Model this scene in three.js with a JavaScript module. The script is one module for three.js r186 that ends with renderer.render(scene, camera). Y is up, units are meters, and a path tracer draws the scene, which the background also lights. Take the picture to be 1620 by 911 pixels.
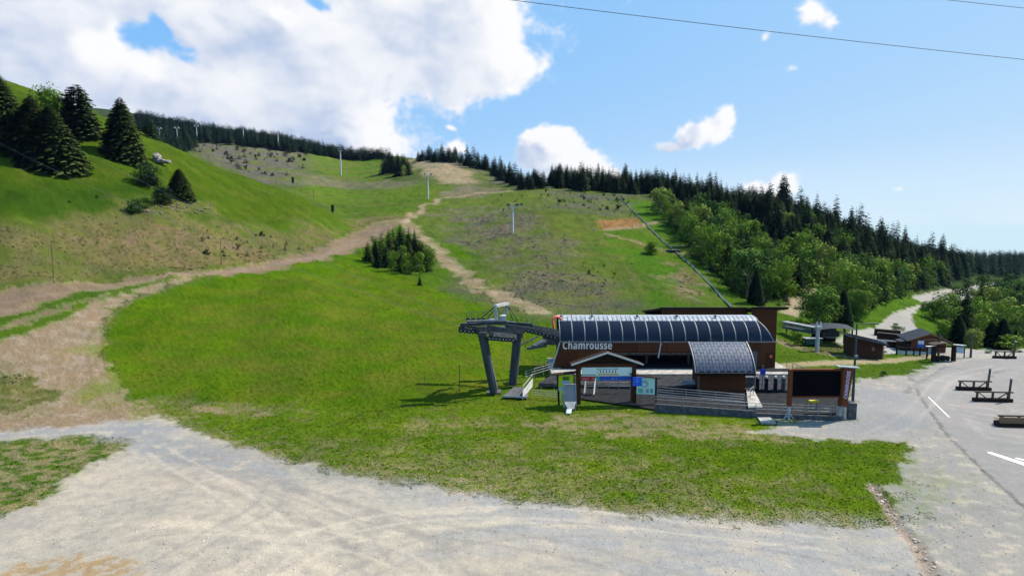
import * as THREE from 'three';
import { mergeGeometries } from 'three/addons/utils/BufferGeometryUtils.js';
import { FontLoader } from 'three/addons/loaders/FontLoader.js';
import { TextGeometry } from 'three/addons/geometries/TextGeometry.js';

// ---------------------------------------------------------------- camera, light, exposure
const scene = new THREE.Scene();
const EYE = 19, PITCH = Math.atan(0.1);
const camera = new THREE.PerspectiveCamera(2 * Math.atan(0.4555) * 180 / Math.PI, 1024 / 575, 0.5, 6000);
camera.position.set(0, EYE, 0);
camera.rotation.x = -PITCH;
scene.add(camera);
const SUN = new THREE.Vector3(0.74, 0.92, -0.30).normalize();
const sun = new THREE.DirectionalLight(new THREE.Color(1, 0.93, 0.82), 5.0);
sun.position.copy(SUN).multiplyScalar(600);
sun.castShadow = true;
sun.shadow.mapSize.set(4096, 4096);
Object.assign(sun.shadow.camera, { left: -320, right: 320, top: 320, bottom: -320, near: 1, far: 1400 });
scene.add(sun, sun.target);
const renderer = new THREE.WebGLRenderer({ antialias: true });
renderer.toneMapping = THREE.LinearToneMapping;
renderer.toneMappingExposure = 1.5;
renderer.shadowMap.enabled = true;
renderer.setSize(1024, 575);

// ---------------------------------------------------------------- numbers and noise
function rng(seed) { let a = seed >>> 0; return () => { a = (a + 0x6D2B79F5) | 0; let t = Math.imul(a ^ (a >>> 15), 1 | a); t = (t + Math.imul(t ^ (t >>> 7), 61 | t)) ^ t; return ((t ^ (t >>> 14)) >>> 0) / 4294967296; }; }
const lerp = (a, b, t) => a + (b - a) * t, clamp = (x, a, b) => x < a ? a : x > b ? b : x;
const smooth = (a, b, x) => { const t = clamp((x - a) / (b - a), 0, 1); return t * t * (3 - 2 * t); };
const perm = new Uint8Array(512), GX = new Float32Array(256), GY = new Float32Array(256);
{ const r = rng(77); const p = [...Array(256).keys()]; for (let i = 255; i > 0; i--) { const j = Math.floor(r() * (i + 1)); [p[i], p[j]] = [p[j], p[i]]; }
  for (let i = 0; i < 512; i++) perm[i] = p[i & 255]; for (let i = 0; i < 256; i++) { const a = r() * 6.2832; GX[i] = Math.cos(a); GY[i] = Math.sin(a); } }
function noise(x, y) {                                   // gradient noise, about -1 .. 1
  const xi = Math.floor(x), yi = Math.floor(y), fx = x - xi, fy = y - yi, X = xi & 255, Y = yi & 255;
  const u = fx * fx * fx * (fx * (fx * 6 - 15) + 10), v = fy * fy * fy * (fy * (fy * 6 - 15) + 10);
  const a = perm[perm[X] + Y], b = perm[perm[X + 1] + Y], c = perm[perm[X] + Y + 1], d = perm[perm[X + 1] + Y + 1];
  const n0 = GX[a] * fx + GY[a] * fy, n1 = GX[b] * (fx - 1) + GY[b] * fy, n2 = GX[c] * fx + GY[c] * (fy - 1), n3 = GX[d] * (fx - 1) + GY[d] * (fy - 1);
  return (n0 + (n1 - n0) * u + ((n2 + (n3 - n2) * u) - (n0 + (n1 - n0) * u)) * v) * 1.5;
}
function fbm(x, y, oct = 4) { let s = 0, a = 0.5; for (let i = 0; i < oct; i++) { s += a * noise(x, y); x = x * 2.03 + 17.3; y = y * 2.03 - 9.1; a *= 0.5; } return s; }

// The photograph's picture points (1620 x 911) as directions: a point on the ray at depth d stands at (x d, EYE + y d, -d).
const CP = Math.cos(PITCH), SP = Math.sin(PITCH);
function ray(u, v) { const a = (u - 810) / 1000, b = (455.5 - v) / 1000, y = b * CP - SP, z = -(b * SP + CP); return [a / -z, y / -z]; }
const pt = (u, v, d) => { const [x, y] = ray(u, v); return new THREE.Vector3(x * d, EYE + y * d, -d); };

// ---------------------------------------------------------------- sky: blue air and cumulus, by direction
{
  const W = 3072, H = 1536, data = new Float32Array(W * H * 4);
  const azel = (u, v) => { const [x, y] = ray(u, v); return [Math.atan(x) * 57.2958, Math.atan(y / Math.hypot(1, x)) * 57.2958]; };
  // blobs of cloud: azimuth, elevation, half widths (degrees), weight
  const blob = (u, v, ru, rv, w = 1) => { const [a, e] = azel(u, v), [a1] = azel(u + ru, v), [, e1] = azel(u, v - rv); return [a, e, Math.abs(a1 - a), Math.abs(e1 - e), w]; };
  const mass = [   // big bank on the left
    blob(60, 40, 240, 150), blob(30, 160, 300, 90), blob(140, 160, 150, 70), blob(260, 190, 190, 60), blob(420, 170, 190, 75), blob(560, 220, 120, 45), blob(470, 60, 210, 110),
    blob(690, 30, 170, 85), blob(740, 90, 120, 70), blob(610, 100, 140, 70), blob(790, 50, 55, 70), blob(330, 70, 120, 90), blob(-200, 60, 320, 220), blob(-200, -140, 420, 160), blob(300, -100, 300, 90), blob(640, -110, 250, 110), blob(560, 155, 85, 40),
    blob(222, 60, 40, 24, -0.85), blob(296, 84, 34, 30, -0.6), blob(240, 38, 18, 26, -0.6), blob(490, 0, 34, 16, -0.75)];
  const puffs = [blob(878, 234, 50, 36), blob(850, 240, 34, 30), blob(910, 262, 60, 36), blob(930, 292, 74, 36), blob(892, 214, 20, 18), blob(845, 226, 28, 20), blob(1110, 212, 46, 26), blob(1146, 190, 20, 26), blob(1060, 232, 34, 12), blob(1240, 288, 34, 18), blob(1215, 300, 60, 22), blob(720, 232, 30, 18), blob(708, 200, 15, 8, 0.75), blob(1285, 18, 32, 34, 0.95), blob(1305, 40, 26, 20, 0.7), blob(1212, 52, 15, 13, 0.72), blob(1255, 108, 20, 9, 0.66), blob(1418, 302, 14, 6, 0.62), blob(1445, 292, 9, 5, 0.5), blob(968, 275, 12, 12)];
  const haze = [blob(1560, 375, 130, 40), blob(1700, 360, 160, 60), blob(1400, 360, 120, 30, 0.5)];
  const sum = (list, a, e) => { let s = 0, n = 0; for (const b of list) { const dx = (a - b[0]) / b[2], dy = (e - b[1]) / b[3], q = dx * dx + dy * dy; if (q < 4) { const k = Math.exp(-q * 0.9) * b[4]; if (k > 0) s = Math.max(s, k) + Math.min(s, k) * 0.3; else n += k; } } return s + n; };
  const billow = (x, y) => { let t = 0, k = 0.5; for (let i = 0; i < 4; i++) { t += k * (0.62 - Math.abs(noise(x, y)) * 1.5); x = x * 2.1 + 5.2; y = y * 2.1 + 1.7; k *= 0.55; } return t; };
  function density(a, e, inView) {
    const wx = a + 1.2 * noise(a * 0.3, e * 0.3 + 7), wy = e + 0.9 * noise(a * 0.3 + 9, e * 0.3), n1 = fbm(wx * 0.15 + 3, wy * 0.21, 6);
    let D = -1;
    if (inView > 0) {
      const m = sum(mass, wx, wy), q = sum(puffs, a + 0.5 * (wx - a), e + 0.5 * (wy - e));
      if (m > 0.02) D = m + n1 * 0.62 + billow(wx * 0.34, wy * 0.42) * 0.30 - 0.48;
      if (q > 0.02) D = Math.max(D, q * 1.25 + billow(a * 0.62 + 30, e * 0.75) * 0.55 + 0.2 * n1 - 0.72);
    }
    if (inView < 1) D = lerp(fbm(a * 0.035 + 4 * Math.sin(a * 0.0175), e * 0.07 + 5, 3) * 1.4 + n1 * 0.45 - 0.42, D, inView);  // out of view: cloud kept sparse so the sky lights the scene less
    return D;
  }
  for (let row = 0; row < H; row++) {
    const el = ((row + 0.5) / H - 0.5) * 180;
    for (let col = 0; col < W; col++) {
      const az = ((col + 0.5) / W - 0.5) * 360 + 90, a = az > 180 ? az - 360 : az;            // 0 = straight ahead (-z), positive to the right
      const k = (row * W + col) * 4, er = Math.max(el, 0) * Math.PI / 180, ar = a * Math.PI / 180;
      const cosSun = Math.sin(ar) * Math.cos(er) * SUN.x + Math.sin(er) * SUN.y - Math.cos(ar) * Math.cos(er) * SUN.z;
      // clear air: deeper blue high up, pale near the horizon and towards the sun
      const low = Math.exp(-Math.max(el, 0) / 11), glow = Math.pow(clamp(cosSun * 0.5 + 0.5, 0, 1), 3);
      const p = clamp(low * 0.74 + glow * 0.62, 0, 1);
      let r = lerp(0.135, 0.78, p * p * 0.7 + p * 0.3), g = lerp(0.43, 0.92, p * p * 0.45 + p * 0.55), b = lerp(0.95, 1.0, p);
      const hz0 = smooth(7, -1, el); r = lerp(r, 0.66, hz0); g = lerp(g, 0.85, hz0); b = lerp(b, 0.98, hz0);
      if (el > -1) {
        const inView = smooth(64, 50, Math.abs(a)) * smooth(46, 34, el), D = density(a, el, inView), alpha = smooth(-0.08, 0.42, D + 0.10 * noise(a * 1.9, el * 2.3) + 0.06 * noise(a * 4.3, el * 4.9));
        if (alpha > 0) {
          // thick parts turned from the sun are grey, rims that face it white
          const e2 = el, toSun = density(a + 2.6, el + 1.2, inView), fine = density(a + 0.7, el + 0.5, inView), n = fbm(a * 0.11 + 60, el * 0.2 + 31, 4);
          const sh = clamp(0.70 * smooth(0.12, 0.95, toSun) * (0.38 + 0.85 * smooth(-0.35, 0.40, n + 0.22 * fbm(a * 0.4, e2 * 0.6 + 3, 4))) + 0.6 * clamp(fine - D + 0.04, 0, 0.6) * smooth(0.1, 0.4, D), 0, 1);
          const al = alpha * (0.62 + 0.38 * smooth(0, 0.35, D));
          r = lerp(r, lerp(1.0, 0.47, sh), al); g = lerp(g, lerp(1.0, 0.58, sh), al); b = lerp(b, lerp(1.01, 0.79, sh), al);
        }
        if (inView > 0) { const hz = clamp(sum(haze, a, el), 0, 1) * 0.5 * smooth(-0.35, 0.35, fbm(a * 0.12, el * 0.5 + 3, 4)) * inView; r = lerp(r, 0.86, hz); g = lerp(g, 0.94, hz); }
      }
      data[k] = r / 1.5; data[k + 1] = g / 1.5; data[k + 2] = b / 1.5; data[k + 3] = 1;
    }
  }
  const t = new THREE.DataTexture(data, W, H, THREE.RGBAFormat, THREE.FloatType);
  t.mapping = THREE.EquirectangularReflectionMapping; t.magFilter = THREE.LinearFilter; t.minFilter = THREE.LinearFilter; t.wrapS = THREE.RepeatWrapping; t.needsUpdate = true;
  scene.background = t; scene.environment = t;
}

// ---------------------------------------------------------------- naming
const counts = {};
function numbered(name) { const n = counts[name] = (counts[name] ?? -1) + 1; return n ? `${name}_${String(n).padStart(3, '0')}` : name; }
function tag(o, label, category, group, kind) { if (label) o.userData.label = label; if (category) o.userData.category = category; if (group) o.userData.group = group; if (kind) o.userData.kind = kind; return o; }
function thing(name, label, category, at = [0, 0, 0], turn = 0, group) {
  const o = new THREE.Group(); o.name = numbered(name); o.position.set(...at); o.rotation.y = turn; scene.add(o); return tag(o, label, category, group);
}
function mesh(name, geo, mat, parent) {
  const m = new THREE.Mesh(Array.isArray(geo) ? merge(geo) : geo, mat); m.name = parent ? name : numbered(name); m.castShadow = m.receiveShadow = true; (parent || scene).add(m); return m;
}
function merge(list) {
  if (list.length === 1) return list[0];
  list = list.map((g) => { g = g.index ? g.toNonIndexed() : g; const o = new THREE.BufferGeometry(); for (const k of ['position', 'normal', 'uv']) if (g.attributes[k]) o.setAttribute(k, g.attributes[k]); return o; });
  return mergeGeometries(list);
}
// ---------------------------------------------------------------- terrain: a height field through surveyed points
// columns of [picture x], then pairs picture y, depth in metres: where the photograph's slopes stand in the world
const survey = [];
const S = (u, ...vd) => { for (let i = 0; i < vd.length; i += 2) { const p = pt(u, vd[i], vd[i + 1]); survey.push([p.x, p.y, p.z]); } };
S(-260, 911, 34, 707, 54, 560, 75, 458, 95, 330, 117, 190, 160, 100, 205, 105, 300, 150, 600, 200, 1000);
S(0, 911, 34, 830, 40, 707, 54, 640, 64, 560, 75, 510, 84, 461, 95, 400, 104, 330, 117, 250, 138, 190, 163, 130, 200, 150, 270, 185, 420, 178, 700, 200, 1000);
S(150, 911, 34, 780, 44.7, 690, 56.5, 645, 64, 600, 71, 560, 78, 500, 90, 458, 101, 437, 107, 380, 119, 300, 137, 240, 156, 182, 195, 212, 260, 225, 400, 172, 780, 200, 1000);
S(270, 911, 34, 800, 42.7, 690, 56.5, 640, 66, 600, 72.5, 560, 80, 500, 93, 456, 106, 437, 112, 423, 117, 360, 132, 300, 152, 235, 186, 258, 250, 238, 400, 216, 540, 190, 760, 230, 1000);
S(400, 911, 34, 760, 47, 670, 60.3, 640, 66, 580, 78, 500, 98, 440, 119, 425, 127, 414, 133, 370, 151, 330, 172, 286, 202, 308, 245, 292, 300, 268, 370, 240, 440, 224, 530, 214, 690, 260, 1000);
S(480, 640, 66, 500, 98, 440, 121, 416, 138, 402, 150, 360, 172, 316, 208, 325, 240, 300, 300, 270, 390, 245, 470, 232, 560, 228, 680, 280, 1000);
S(540, 911, 34, 720, 52, 640, 66, 600, 73.5, 520, 95, 450, 124, 410, 150, 388, 170, 374, 186, 360, 200, 347, 216, 344, 238, 322, 278, 302, 335, 278, 400, 256, 480, 243, 570, 262, 720, 300, 1000);
S(620, 640, 66, 600, 73.5, 540, 90, 470, 119, 420, 150, 395, 170, 362, 203, 350, 217, 335, 246, 310, 298, 282, 370, 262, 440, 248, 510, 268, 660, 300, 1000);
S(700, 911, 34, 702, 54.5, 640, 66, 600, 74, 550, 88.5, 500, 108, 470, 122, 445, 139, 420, 157, 395, 178, 370, 200, 340, 236, 302, 300, 272, 370, 251, 440, 275, 600, 320, 1000);
S(760, 600, 75, 550, 89, 510, 104, 492, 112, 455, 133, 420, 158, 380, 190, 340, 232, 310, 282, 285, 345, 263, 410, 290, 560, 330, 1000);
S(850, 911, 34, 702, 54.5, 640, 66.5, 600, 76, 560, 87, 520, 99, 500, 106, 470, 122, 440, 138, 400, 163, 360, 195, 330, 226, 305, 272, 290, 315, 312, 450, 350, 1000);
S(930, 640, 66.7, 590, 80.5, 550, 92, 510, 106, 490, 114, 460, 126, 420, 148, 380, 176, 340, 213, 312, 258, 301, 292, 325, 420);
S(1040, 702, 54.5, 640, 66.7, 590, 80.5, 550, 93, 500, 108, 470, 120, 430, 143, 390, 173, 350, 210, 322, 250, 307, 287, 332, 400, 370, 1000);
S(1150, 640, 66.7, 580, 84, 540, 98, 510, 109, 485, 119, 460, 133, 420, 159, 380, 190, 352, 226, 331, 267, 348, 400);
S(1250, 911, 34, 702, 54.5, 640, 66.7, 600, 78, 560, 92, 530, 105, 505, 115, 480, 130, 440, 160, 400, 195, 370, 232, 347, 282, 366, 430, 390, 1000);
S(1330, 600, 78.5, 560, 94, 535, 106, 515, 117, 495, 130, 460, 160, 430, 190, 400, 235, 374, 302, 388, 460);
S(1400, 640, 66.7, 600, 78, 560, 96.5, 540, 108, 520, 122, 500, 138, 480, 161, 450, 200, 425, 250, 400, 325, 408, 500, 420, 1000);
S(1450, 560, 96.5, 535, 113, 510, 136, 490, 166, 478, 192, 460, 222, 430, 282, 410, 375, 412, 520);
S(1520, 911, 34, 702, 54.5, 640, 66.7, 600, 77.8, 560, 97, 549, 112, 536, 130, 510, 160, 490, 192, 470, 237, 458, 282, 440, 332, 422, 420, 414, 560);
S(1600, 640, 66.7, 600, 77.8, 565, 95, 555, 110, 541, 130, 512, 170, 482, 230, 461, 292, 449, 352, 440, 430, 420, 600, 411, 720, 430, 1100);
S(1850, 911, 34, 702, 54.5, 600, 77.8, 557, 110, 515, 170, 462, 290, 440, 430, 415, 720, 430, 1100);
const RB = (() => {                                      // radial basis interpolation of height / distance over (azimuth, log distance)
  const C2 = 0.05 * 0.05, P = survey.map(([x, y, z]) => { const r = Math.hypot(x, z); return [Math.atan2(x, -z) * 2.2, Math.log(r), y / r]; });
  P.push([-2.1, Math.log(20), 0], [0, Math.log(20), 0], [2.1, Math.log(20), 0]);
  const n = P.length, N = n + 3, A = [];
  for (let i = 0; i < N; i++) A.push(new Float64Array(N + 1));
  for (let i = 0; i < n; i++) {
    for (let j = 0; j < n; j++) A[i][j] = -Math.sqrt((P[i][0] - P[j][0]) ** 2 + (P[i][1] - P[j][1]) ** 2 + C2);
    A[i][i] -= 0.004;
    A[i][n] = A[n][i] = 1; A[i][n + 1] = A[n + 1][i] = P[i][0]; A[i][n + 2] = A[n + 2][i] = P[i][1]; A[i][N] = P[i][2];
  }
  for (let c = 0; c < N; c++) {
    let p = c; for (let r = c + 1; r < N; r++) if (Math.abs(A[r][c]) > Math.abs(A[p][c])) p = r;
    [A[c], A[p]] = [A[p], A[c]];
    for (let r = c + 1; r < N; r++) { const f = A[r][c] / A[c][c]; if (f) for (let k = c; k <= N; k++) A[r][k] -= f * A[c][k]; }
  }
  const w = new Float64Array(N);
  for (let r = N - 1; r >= 0; r--) { let s = A[r][N]; for (let k = r + 1; k < N; k++) s -= A[r][k] * w[k]; w[r] = s / A[r][r]; }
  return (az, L) => { const x = az * 2.2; let s = w[n] + w[n + 1] * x + w[n + 2] * L; for (let j = 0; j < n; j++) { const dx = x - P[j][0], dy = L - P[j][1]; s -= w[j] * Math.sqrt(dx * dx + dy * dy + C2); } return s; };
})();
function baseHeight(x, z) {
  const r = Math.max(Math.hypot(x, z), 1), a = Math.atan2(x, -z), az = clamp(a, -0.9, 0.9);
  let y = r < 22 ? 0 : RB(az, Math.log(Math.min(r, 1400))) * r;
  y *= smooth(2.1, 1.0, Math.abs(a)) * smooth(20, 30, r);
  // level ground under the lift station, the yard and the car park
  const pad = smooth(0, 9, Math.min(x - 0, 44 - x, -z - 58, 96 + z) + 4) * 0.97;
  y = lerp(y, 0, pad);
  const yard = smooth(60, 52, -z) * smooth(-30, -20, x); y = lerp(y, 0, yard);
  return y;
}
// ray from the camera's place to the ground: where a point seen in the photograph stands

function at(u, v, far = 900) {
  const [ax, ay] = ray(u, v); let d = 24, prev = 24;
  let hit = false;
  for (; d < far; prev = d, d *= 1.012) if (EYE + ay * d < baseHeight(ax * d, -d)) { let lo = prev, hi = d; for (let i = 0; i < 20; i++) { const m = (lo + hi) / 2; if (EYE + ay * m < baseHeight(ax * m, -m)) hi = m; else lo = m; } d = hi; hit = true; break; }

  return new THREE.Vector3(ax * d, EYE + ay * d, -d);
}

// the skyline of the slopes, picture y for a picture x, below which the ground is met nearer than 700 m
const crests = new Map();
function crestAt(u) { const k = Math.round(u / 12); if (!crests.has(k)) { let v = 150; while (v < 460 && -at(k * 12, v, 640).z > 630) v += 1.5; crests.set(k, v); } return crests.get(k); }
function crest(u) { const k = Math.floor(u / 12), f = u / 12 - k; return lerp(crestAt(k * 12), crestAt(k * 12 + 12), f); }
// ---------------------------------------------------------------- what covers the ground: areas in plan, metres
const zones = [];
function area(pts, color, o = {}) { const P = pts.map(([u, v]) => { const p = at(u, v); return [p.x, p.z]; }); add(P, null, color, o); }
function strip(pts, width, color, o = {}) { const P = pts.map(([u, v]) => { const p = at(u, v); return [p.x, p.z]; }); add(P, width / 2, color, o); }
function add(P, half, color, { soft = 1, wob = 1, scale = 0.25, mix = 1, kind = null, patch = 0, alt = null } = {}) {
  const m = (half || 0) + soft + wob * 1.5, xs = P.map((p) => p[0]), zs = P.map((p) => p[1]);
  zones.push({ P, half, color, soft, wob, scale, mix, kind, patch, alt, x0: Math.min(...xs) - m, x1: Math.max(...xs) + m, z0: Math.min(...zs) - m, z1: Math.max(...zs) + m, seed: zones.length * 13.7 });
}
function inside(zn, x, z) {                                 // signed distance in metres, positive inside
  const P = zn.P, n = P.length; let d = 1e18, inn = false;
  const open = zn.half != null;
  for (let i = open ? 1 : 0, j = open ? 0 : n - 1; i < n; j = i++) {
    const [ax, az] = P[j], [bx, bz] = P[i], ex = bx - ax, ez = bz - az, t = clamp(((x - ax) * ex + (z - az) * ez) / (ex * ex + ez * ez + 1e-9), 0, 1);
    const dx = x - ax - ex * t, dz = z - az - ez * t, q = dx * dx + dz * dz; if (q < d) d = q;
    if (!open && (az > z) !== (bz > z) && x < (bx - ax) * (z - az) / (bz - az) + ax) inn = !inn;
  }
  d = Math.sqrt(d);
  return open ? zn.half - d : inn ? d : -d;
}
const C = { grass: [0.110, 0.200, 0.015], bowl: [0.112, 0.225, 0.003], lawn: [0.150, 0.245, 0.010], straw: [0.37, 0.31, 0.165], olive: [0.150, 0.190, 0.036], dry: [0.235, 0.205, 0.085], scrub: [0.165, 0.152, 0.122], mauve: [0.235, 0.20, 0.145],
  soil: [0.30, 0.215, 0.13], track: [0.235, 0.165, 0.105], tan: [0.42, 0.325, 0.205], orange: [0.46, 0.25, 0.10], gravel: [0.60, 0.52, 0.405], bluish: [0.365, 0.365, 0.36], grey: [0.42, 0.385, 0.335], asphalt: [0.325, 0.30, 0.275], road: [0.38, 0.345, 0.31], wood: [0.045, 0.075, 0.022], dark: [0.080, 0.165, 0.008] };
// far slopes
area([[-300, 60], [0, 120], [150, 175], [260, 228], [400, 284], [545, 345], [540, 365], [440, 362], [330, 372], [200, 345], [0, 345], [-300, 360]], [0.085, 0.150, 0.008], { soft: 6, wob: 6, scale: 0.08, patch: 0.35, alt: [0.12, 0.16, 0.018] });
area([[0, 300], [130, 290], [230, 300], [190, 335], [60, 350], [-80, 345]], [0.042, 0.105, 0.009], { soft: 6, wob: 4, scale: 0.1, mix: 0.8 });
area([[-300, 345], [0, 345], [150, 342], [330, 350], [430, 360], [545, 366], [500, 396], [415, 418], [250, 436], [0, 460], [-300, 480]], C.olive, { soft: 4, wob: 5, scale: 0.1, patch: 0.9, alt: C.dry });
area([[190, 325], [270, 318], [360, 330], [330, 352], [240, 345], [200, 340]], C.olive, { soft: 3, wob: 4, scale: 0.15, patch: 0.6, alt: C.dry });
area([[100, 372], [200, 368], [300, 366], [400, 385], [470, 395], [400, 412], [260, 425], [180, 405]], C.dry, { soft: 3, wob: 5, scale: 0.22, patch: 0.5, alt: C.soil });
area([[-40, 420], [120, 405], [260, 424], [120, 440], [-40, 455]], C.dry, { soft: 3, wob: 4, scale: 0.15, mix: 0.7, patch: 0.6, alt: C.olive });
area([[270, 222], [340, 222], [480, 234], [500, 262], [475, 292], [430, 292], [330, 255]], C.scrub, { soft: 10, wob: 12, scale: 0.03, patch: 0.4, alt: C.olive });
area([[500, 240], [640, 248], [640, 282], [600, 292], [520, 290], [470, 285], [490, 262]], C.olive, { soft: 14, wob: 14, scale: 0.03, patch: 0.55, alt: C.grass });
area([[470, 285], [640, 290], [760, 300], [830, 305], [700, 322], [640, 345], [545, 345], [500, 325], [440, 300]], [0.12, 0.20, 0.018], { soft: 8, wob: 8, scale: 0.05, patch: 0.5, alt: C.olive });
area([[470, 272], [560, 285], [650, 287], [640, 296], [540, 297], [470, 292]], C.mauve, { soft: 6, wob: 8, scale: 0.05, mix: 0.6 });
area([[652, 250], [700, 250], [735, 268], [765, 292], [735, 292], [700, 290], [655, 270]], C.tan, { soft: 5, wob: 7, scale: 0.06 });
area([[700, 250], [860, 275], [1000, 295], [960, 325], [880, 312], [800, 300], [760, 285]], C.olive, { soft: 8, wob: 8, scale: 0.05, patch: 0.6, alt: C.scrub });
area([[740, 290], [800, 300], [770, 312], [690, 315], [700, 305]], C.mauve, { soft: 4, wob: 5, scale: 0.08, mix: 0.8 });
// the right-hand slope
area([[660, 345], [700, 318], [800, 303], [900, 312], [990, 322], [1040, 380], [1110, 440], [1150, 490], [860, 500], [780, 460], [720, 415], [690, 390]], [0.15, 0.21, 0.034], { soft: 5, wob: 6, scale: 0.07, patch: 0.7, alt: C.olive });
area([[700, 340], [800, 325], [840, 380], [900, 430], [940, 480], [860, 495], [800, 440], [740, 390]], C.mauve, { soft: 10, wob: 12, scale: 0.05, mix: 0.92, patch: 0.5, alt: C.olive });
area([[840, 440], [960, 455], [1040, 490], [870, 500]], C.scrub, { soft: 6, wob: 8, scale: 0.06, mix: 0.7, patch: 0.5, alt: C.olive });
area([[860, 300], [1000, 310], [1010, 345], [940, 345], [880, 330]], C.scrub, { soft: 5, wob: 8, scale: 0.06, mix: 0.75, patch: 0.6, alt: C.olive });
for (let i = 0; i < 9; i++) strip([[905 + i * 13, 335 + i * 3], [935 + i * 15, 372 + i * 4], [975 + i * 17, 420 + i * 3], [1010 + i * 16, 470]], 0.9, i % 2 ? C.dry : [0.10, 0.15, 0.03], { soft: 0.7, wob: 0.8, scale: 0.3, mix: 0.5 });
area([[800, 335], [850, 345], [840, 372], [795, 365]], C.mauve, { soft: 4, wob: 7, scale: 0.12, mix: 0.8 });
area([[690, 385], [730, 390], [760, 412], [730, 412]], C.bowl, { soft: 3, wob: 3, scale: 0.15 });
area([[940, 360], [1010, 365], [1080, 400], [1150, 480], [1040, 492], [1000, 440], [960, 395]], [0.10, 0.215, 0.014], { soft: 6, wob: 7, scale: 0.08, patch: 0.4, alt: C.olive });
area([[1000, 318], [1060, 325], [1100, 380], [1040, 370], [1010, 350]], [0.10, 0.215, 0.014], { soft: 3, wob: 3, scale: 0.1 });
area([[1070, 420], [1110, 445], [1110, 480], [1075, 470], [1060, 440]], C.dry, { soft: 3, wob: 5, scale: 0.15, mix: 0.9, patch: 0.7, alt: C.tan });
area([[947, 350], [1005, 345], [1015, 358], [955, 364]], C.orange, { soft: 1.2, wob: 2, scale: 0.3 });
strip([[960, 364], [1015, 358], [1045, 352]], 2.2, C.tan, { soft: 0.6, wob: 0.5 });
strip([[962, 372], [1000, 382], [1035, 394], [1075, 402], [1130, 406]], 2.2, C.straw, { soft: 0.8, wob: 0.6 });
// forest floor on the right and beyond the road
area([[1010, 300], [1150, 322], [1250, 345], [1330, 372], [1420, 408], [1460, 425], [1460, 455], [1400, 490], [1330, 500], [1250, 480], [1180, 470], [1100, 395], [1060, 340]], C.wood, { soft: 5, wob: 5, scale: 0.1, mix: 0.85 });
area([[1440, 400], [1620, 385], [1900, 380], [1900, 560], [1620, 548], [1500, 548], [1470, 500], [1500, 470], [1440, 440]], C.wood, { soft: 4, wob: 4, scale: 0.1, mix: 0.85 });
area([[1445, 478], [1420, 487], [1380, 510], [1350, 520], [1330, 512], [1370, 492], [1410, 476], [1450, 468]], [0.11, 0.225, 0.015], { soft: 2, wob: 2, scale: 0.2 });
area([[1452, 488], [1480, 478], [1500, 490], [1490, 515], [1480, 528], [1450, 515], [1442, 500]], [0.11, 0.225, 0.015], { soft: 2, wob: 2, scale: 0.2 });
strip([[1250, 497], [1262, 478], [1290, 455], [1325, 425]], 3, C.tan, { soft: 1.2, wob: 1, kind: 'dirt_track' });
// bowl, lawns
area([[150, 512], [200, 472], [300, 448], [430, 427], [560, 405], [580, 400], [600, 425], [690, 455], [760, 478], [850, 505], [885, 540], [885, 585], [800, 610], [770, 632], [600, 650], [350, 652], [230, 628], [185, 600], [160, 555]], C.bowl, { soft: 4, wob: 3, scale: 0.15, patch: 0.35, alt: [0.16, 0.215, 0.014] });
area([[340, 560], [420, 565], [470, 590], [420, 600], [350, 585]], C.olive, { soft: 4, wob: 3, scale: 0.15, mix: 0.5 });
area([[690, 455], [735, 440], [790, 470], [850, 500], [790, 490]], C.scrub, { soft: 3, wob: 3, scale: 0.15, mix: 0.75, patch: 0.5, alt: C.olive });
area([[230, 655], [350, 645], [600, 648], [780, 632], [900, 640], [1050, 645], [1230, 668], [1300, 690], [1440, 692], [1470, 730], [1410, 765], [1400, 838], [1200, 832], [800, 796], [600, 765], [440, 735]], C.lawn, { soft: 1.5, wob: 1.5, scale: 0.3, patch: 0.38, alt: [0.23, 0.245, 0.06] });
area([[330, 672], [600, 655], [900, 650], [1200, 690], [1380, 760], [1300, 800], [900, 770], [520, 730]], C.dark, { soft: 2, wob: 3.5, scale: 0.22, mix: 0.5, patch: 0.75, alt: C.lawn });
area([[430, 700], [900, 700], [1300, 780], [1340, 815], [900, 792], [560, 742]], C.straw, { soft: 2, wob: 5.5, scale: 0.34, mix: 0.45, patch: 0.72, alt: C.lawn });
area([[210, 640], [300, 628], [420, 642], [470, 648], [380, 656], [260, 656]], C.straw, { soft: 1.5, wob: 2.2, scale: 0.35, patch: 0.4, alt: C.lawn });
area([[600, 672], [780, 660], [800, 676], [640, 684]], C.straw, { soft: 1, wob: 2, scale: 0.4, mix: 0.5, patch: 0.5, alt: C.lawn });
area([[840, 668], [960, 652], [1120, 668], [1230, 682], [1260, 705], [1180, 700], [1040, 690], [930, 685], [870, 686]], C.straw, { soft: 1.2, wob: 2.2, scale: 0.4, mix: 0.85, patch: 0.5, alt: C.lawn });
area([[560, 735], [760, 738], [1000, 790], [1330, 822], [1200, 832], [800, 796], [600, 765]], C.straw, { soft: 1, wob: 1.6, scale: 0.6, mix: 0.55, patch: 0.7, alt: C.lawn });
area([[1160, 700], [1330, 695], [1430, 700], [1420, 740], [1300, 740], [1200, 730]], C.dark, { soft: 1, wob: 1.5, scale: 0.4, mix: 0.6, patch: 0.4, alt: C.lawn });
strip([[255, 660], [330, 694], [440, 730], [600, 761], [800, 794], [1000, 815], [1200, 830], [1390, 838]], 2.6, C.straw, { soft: 1.0, wob: 1.6, scale: 0.8, mix: 0.7, patch: 0.5, alt: C.lawn });
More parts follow.
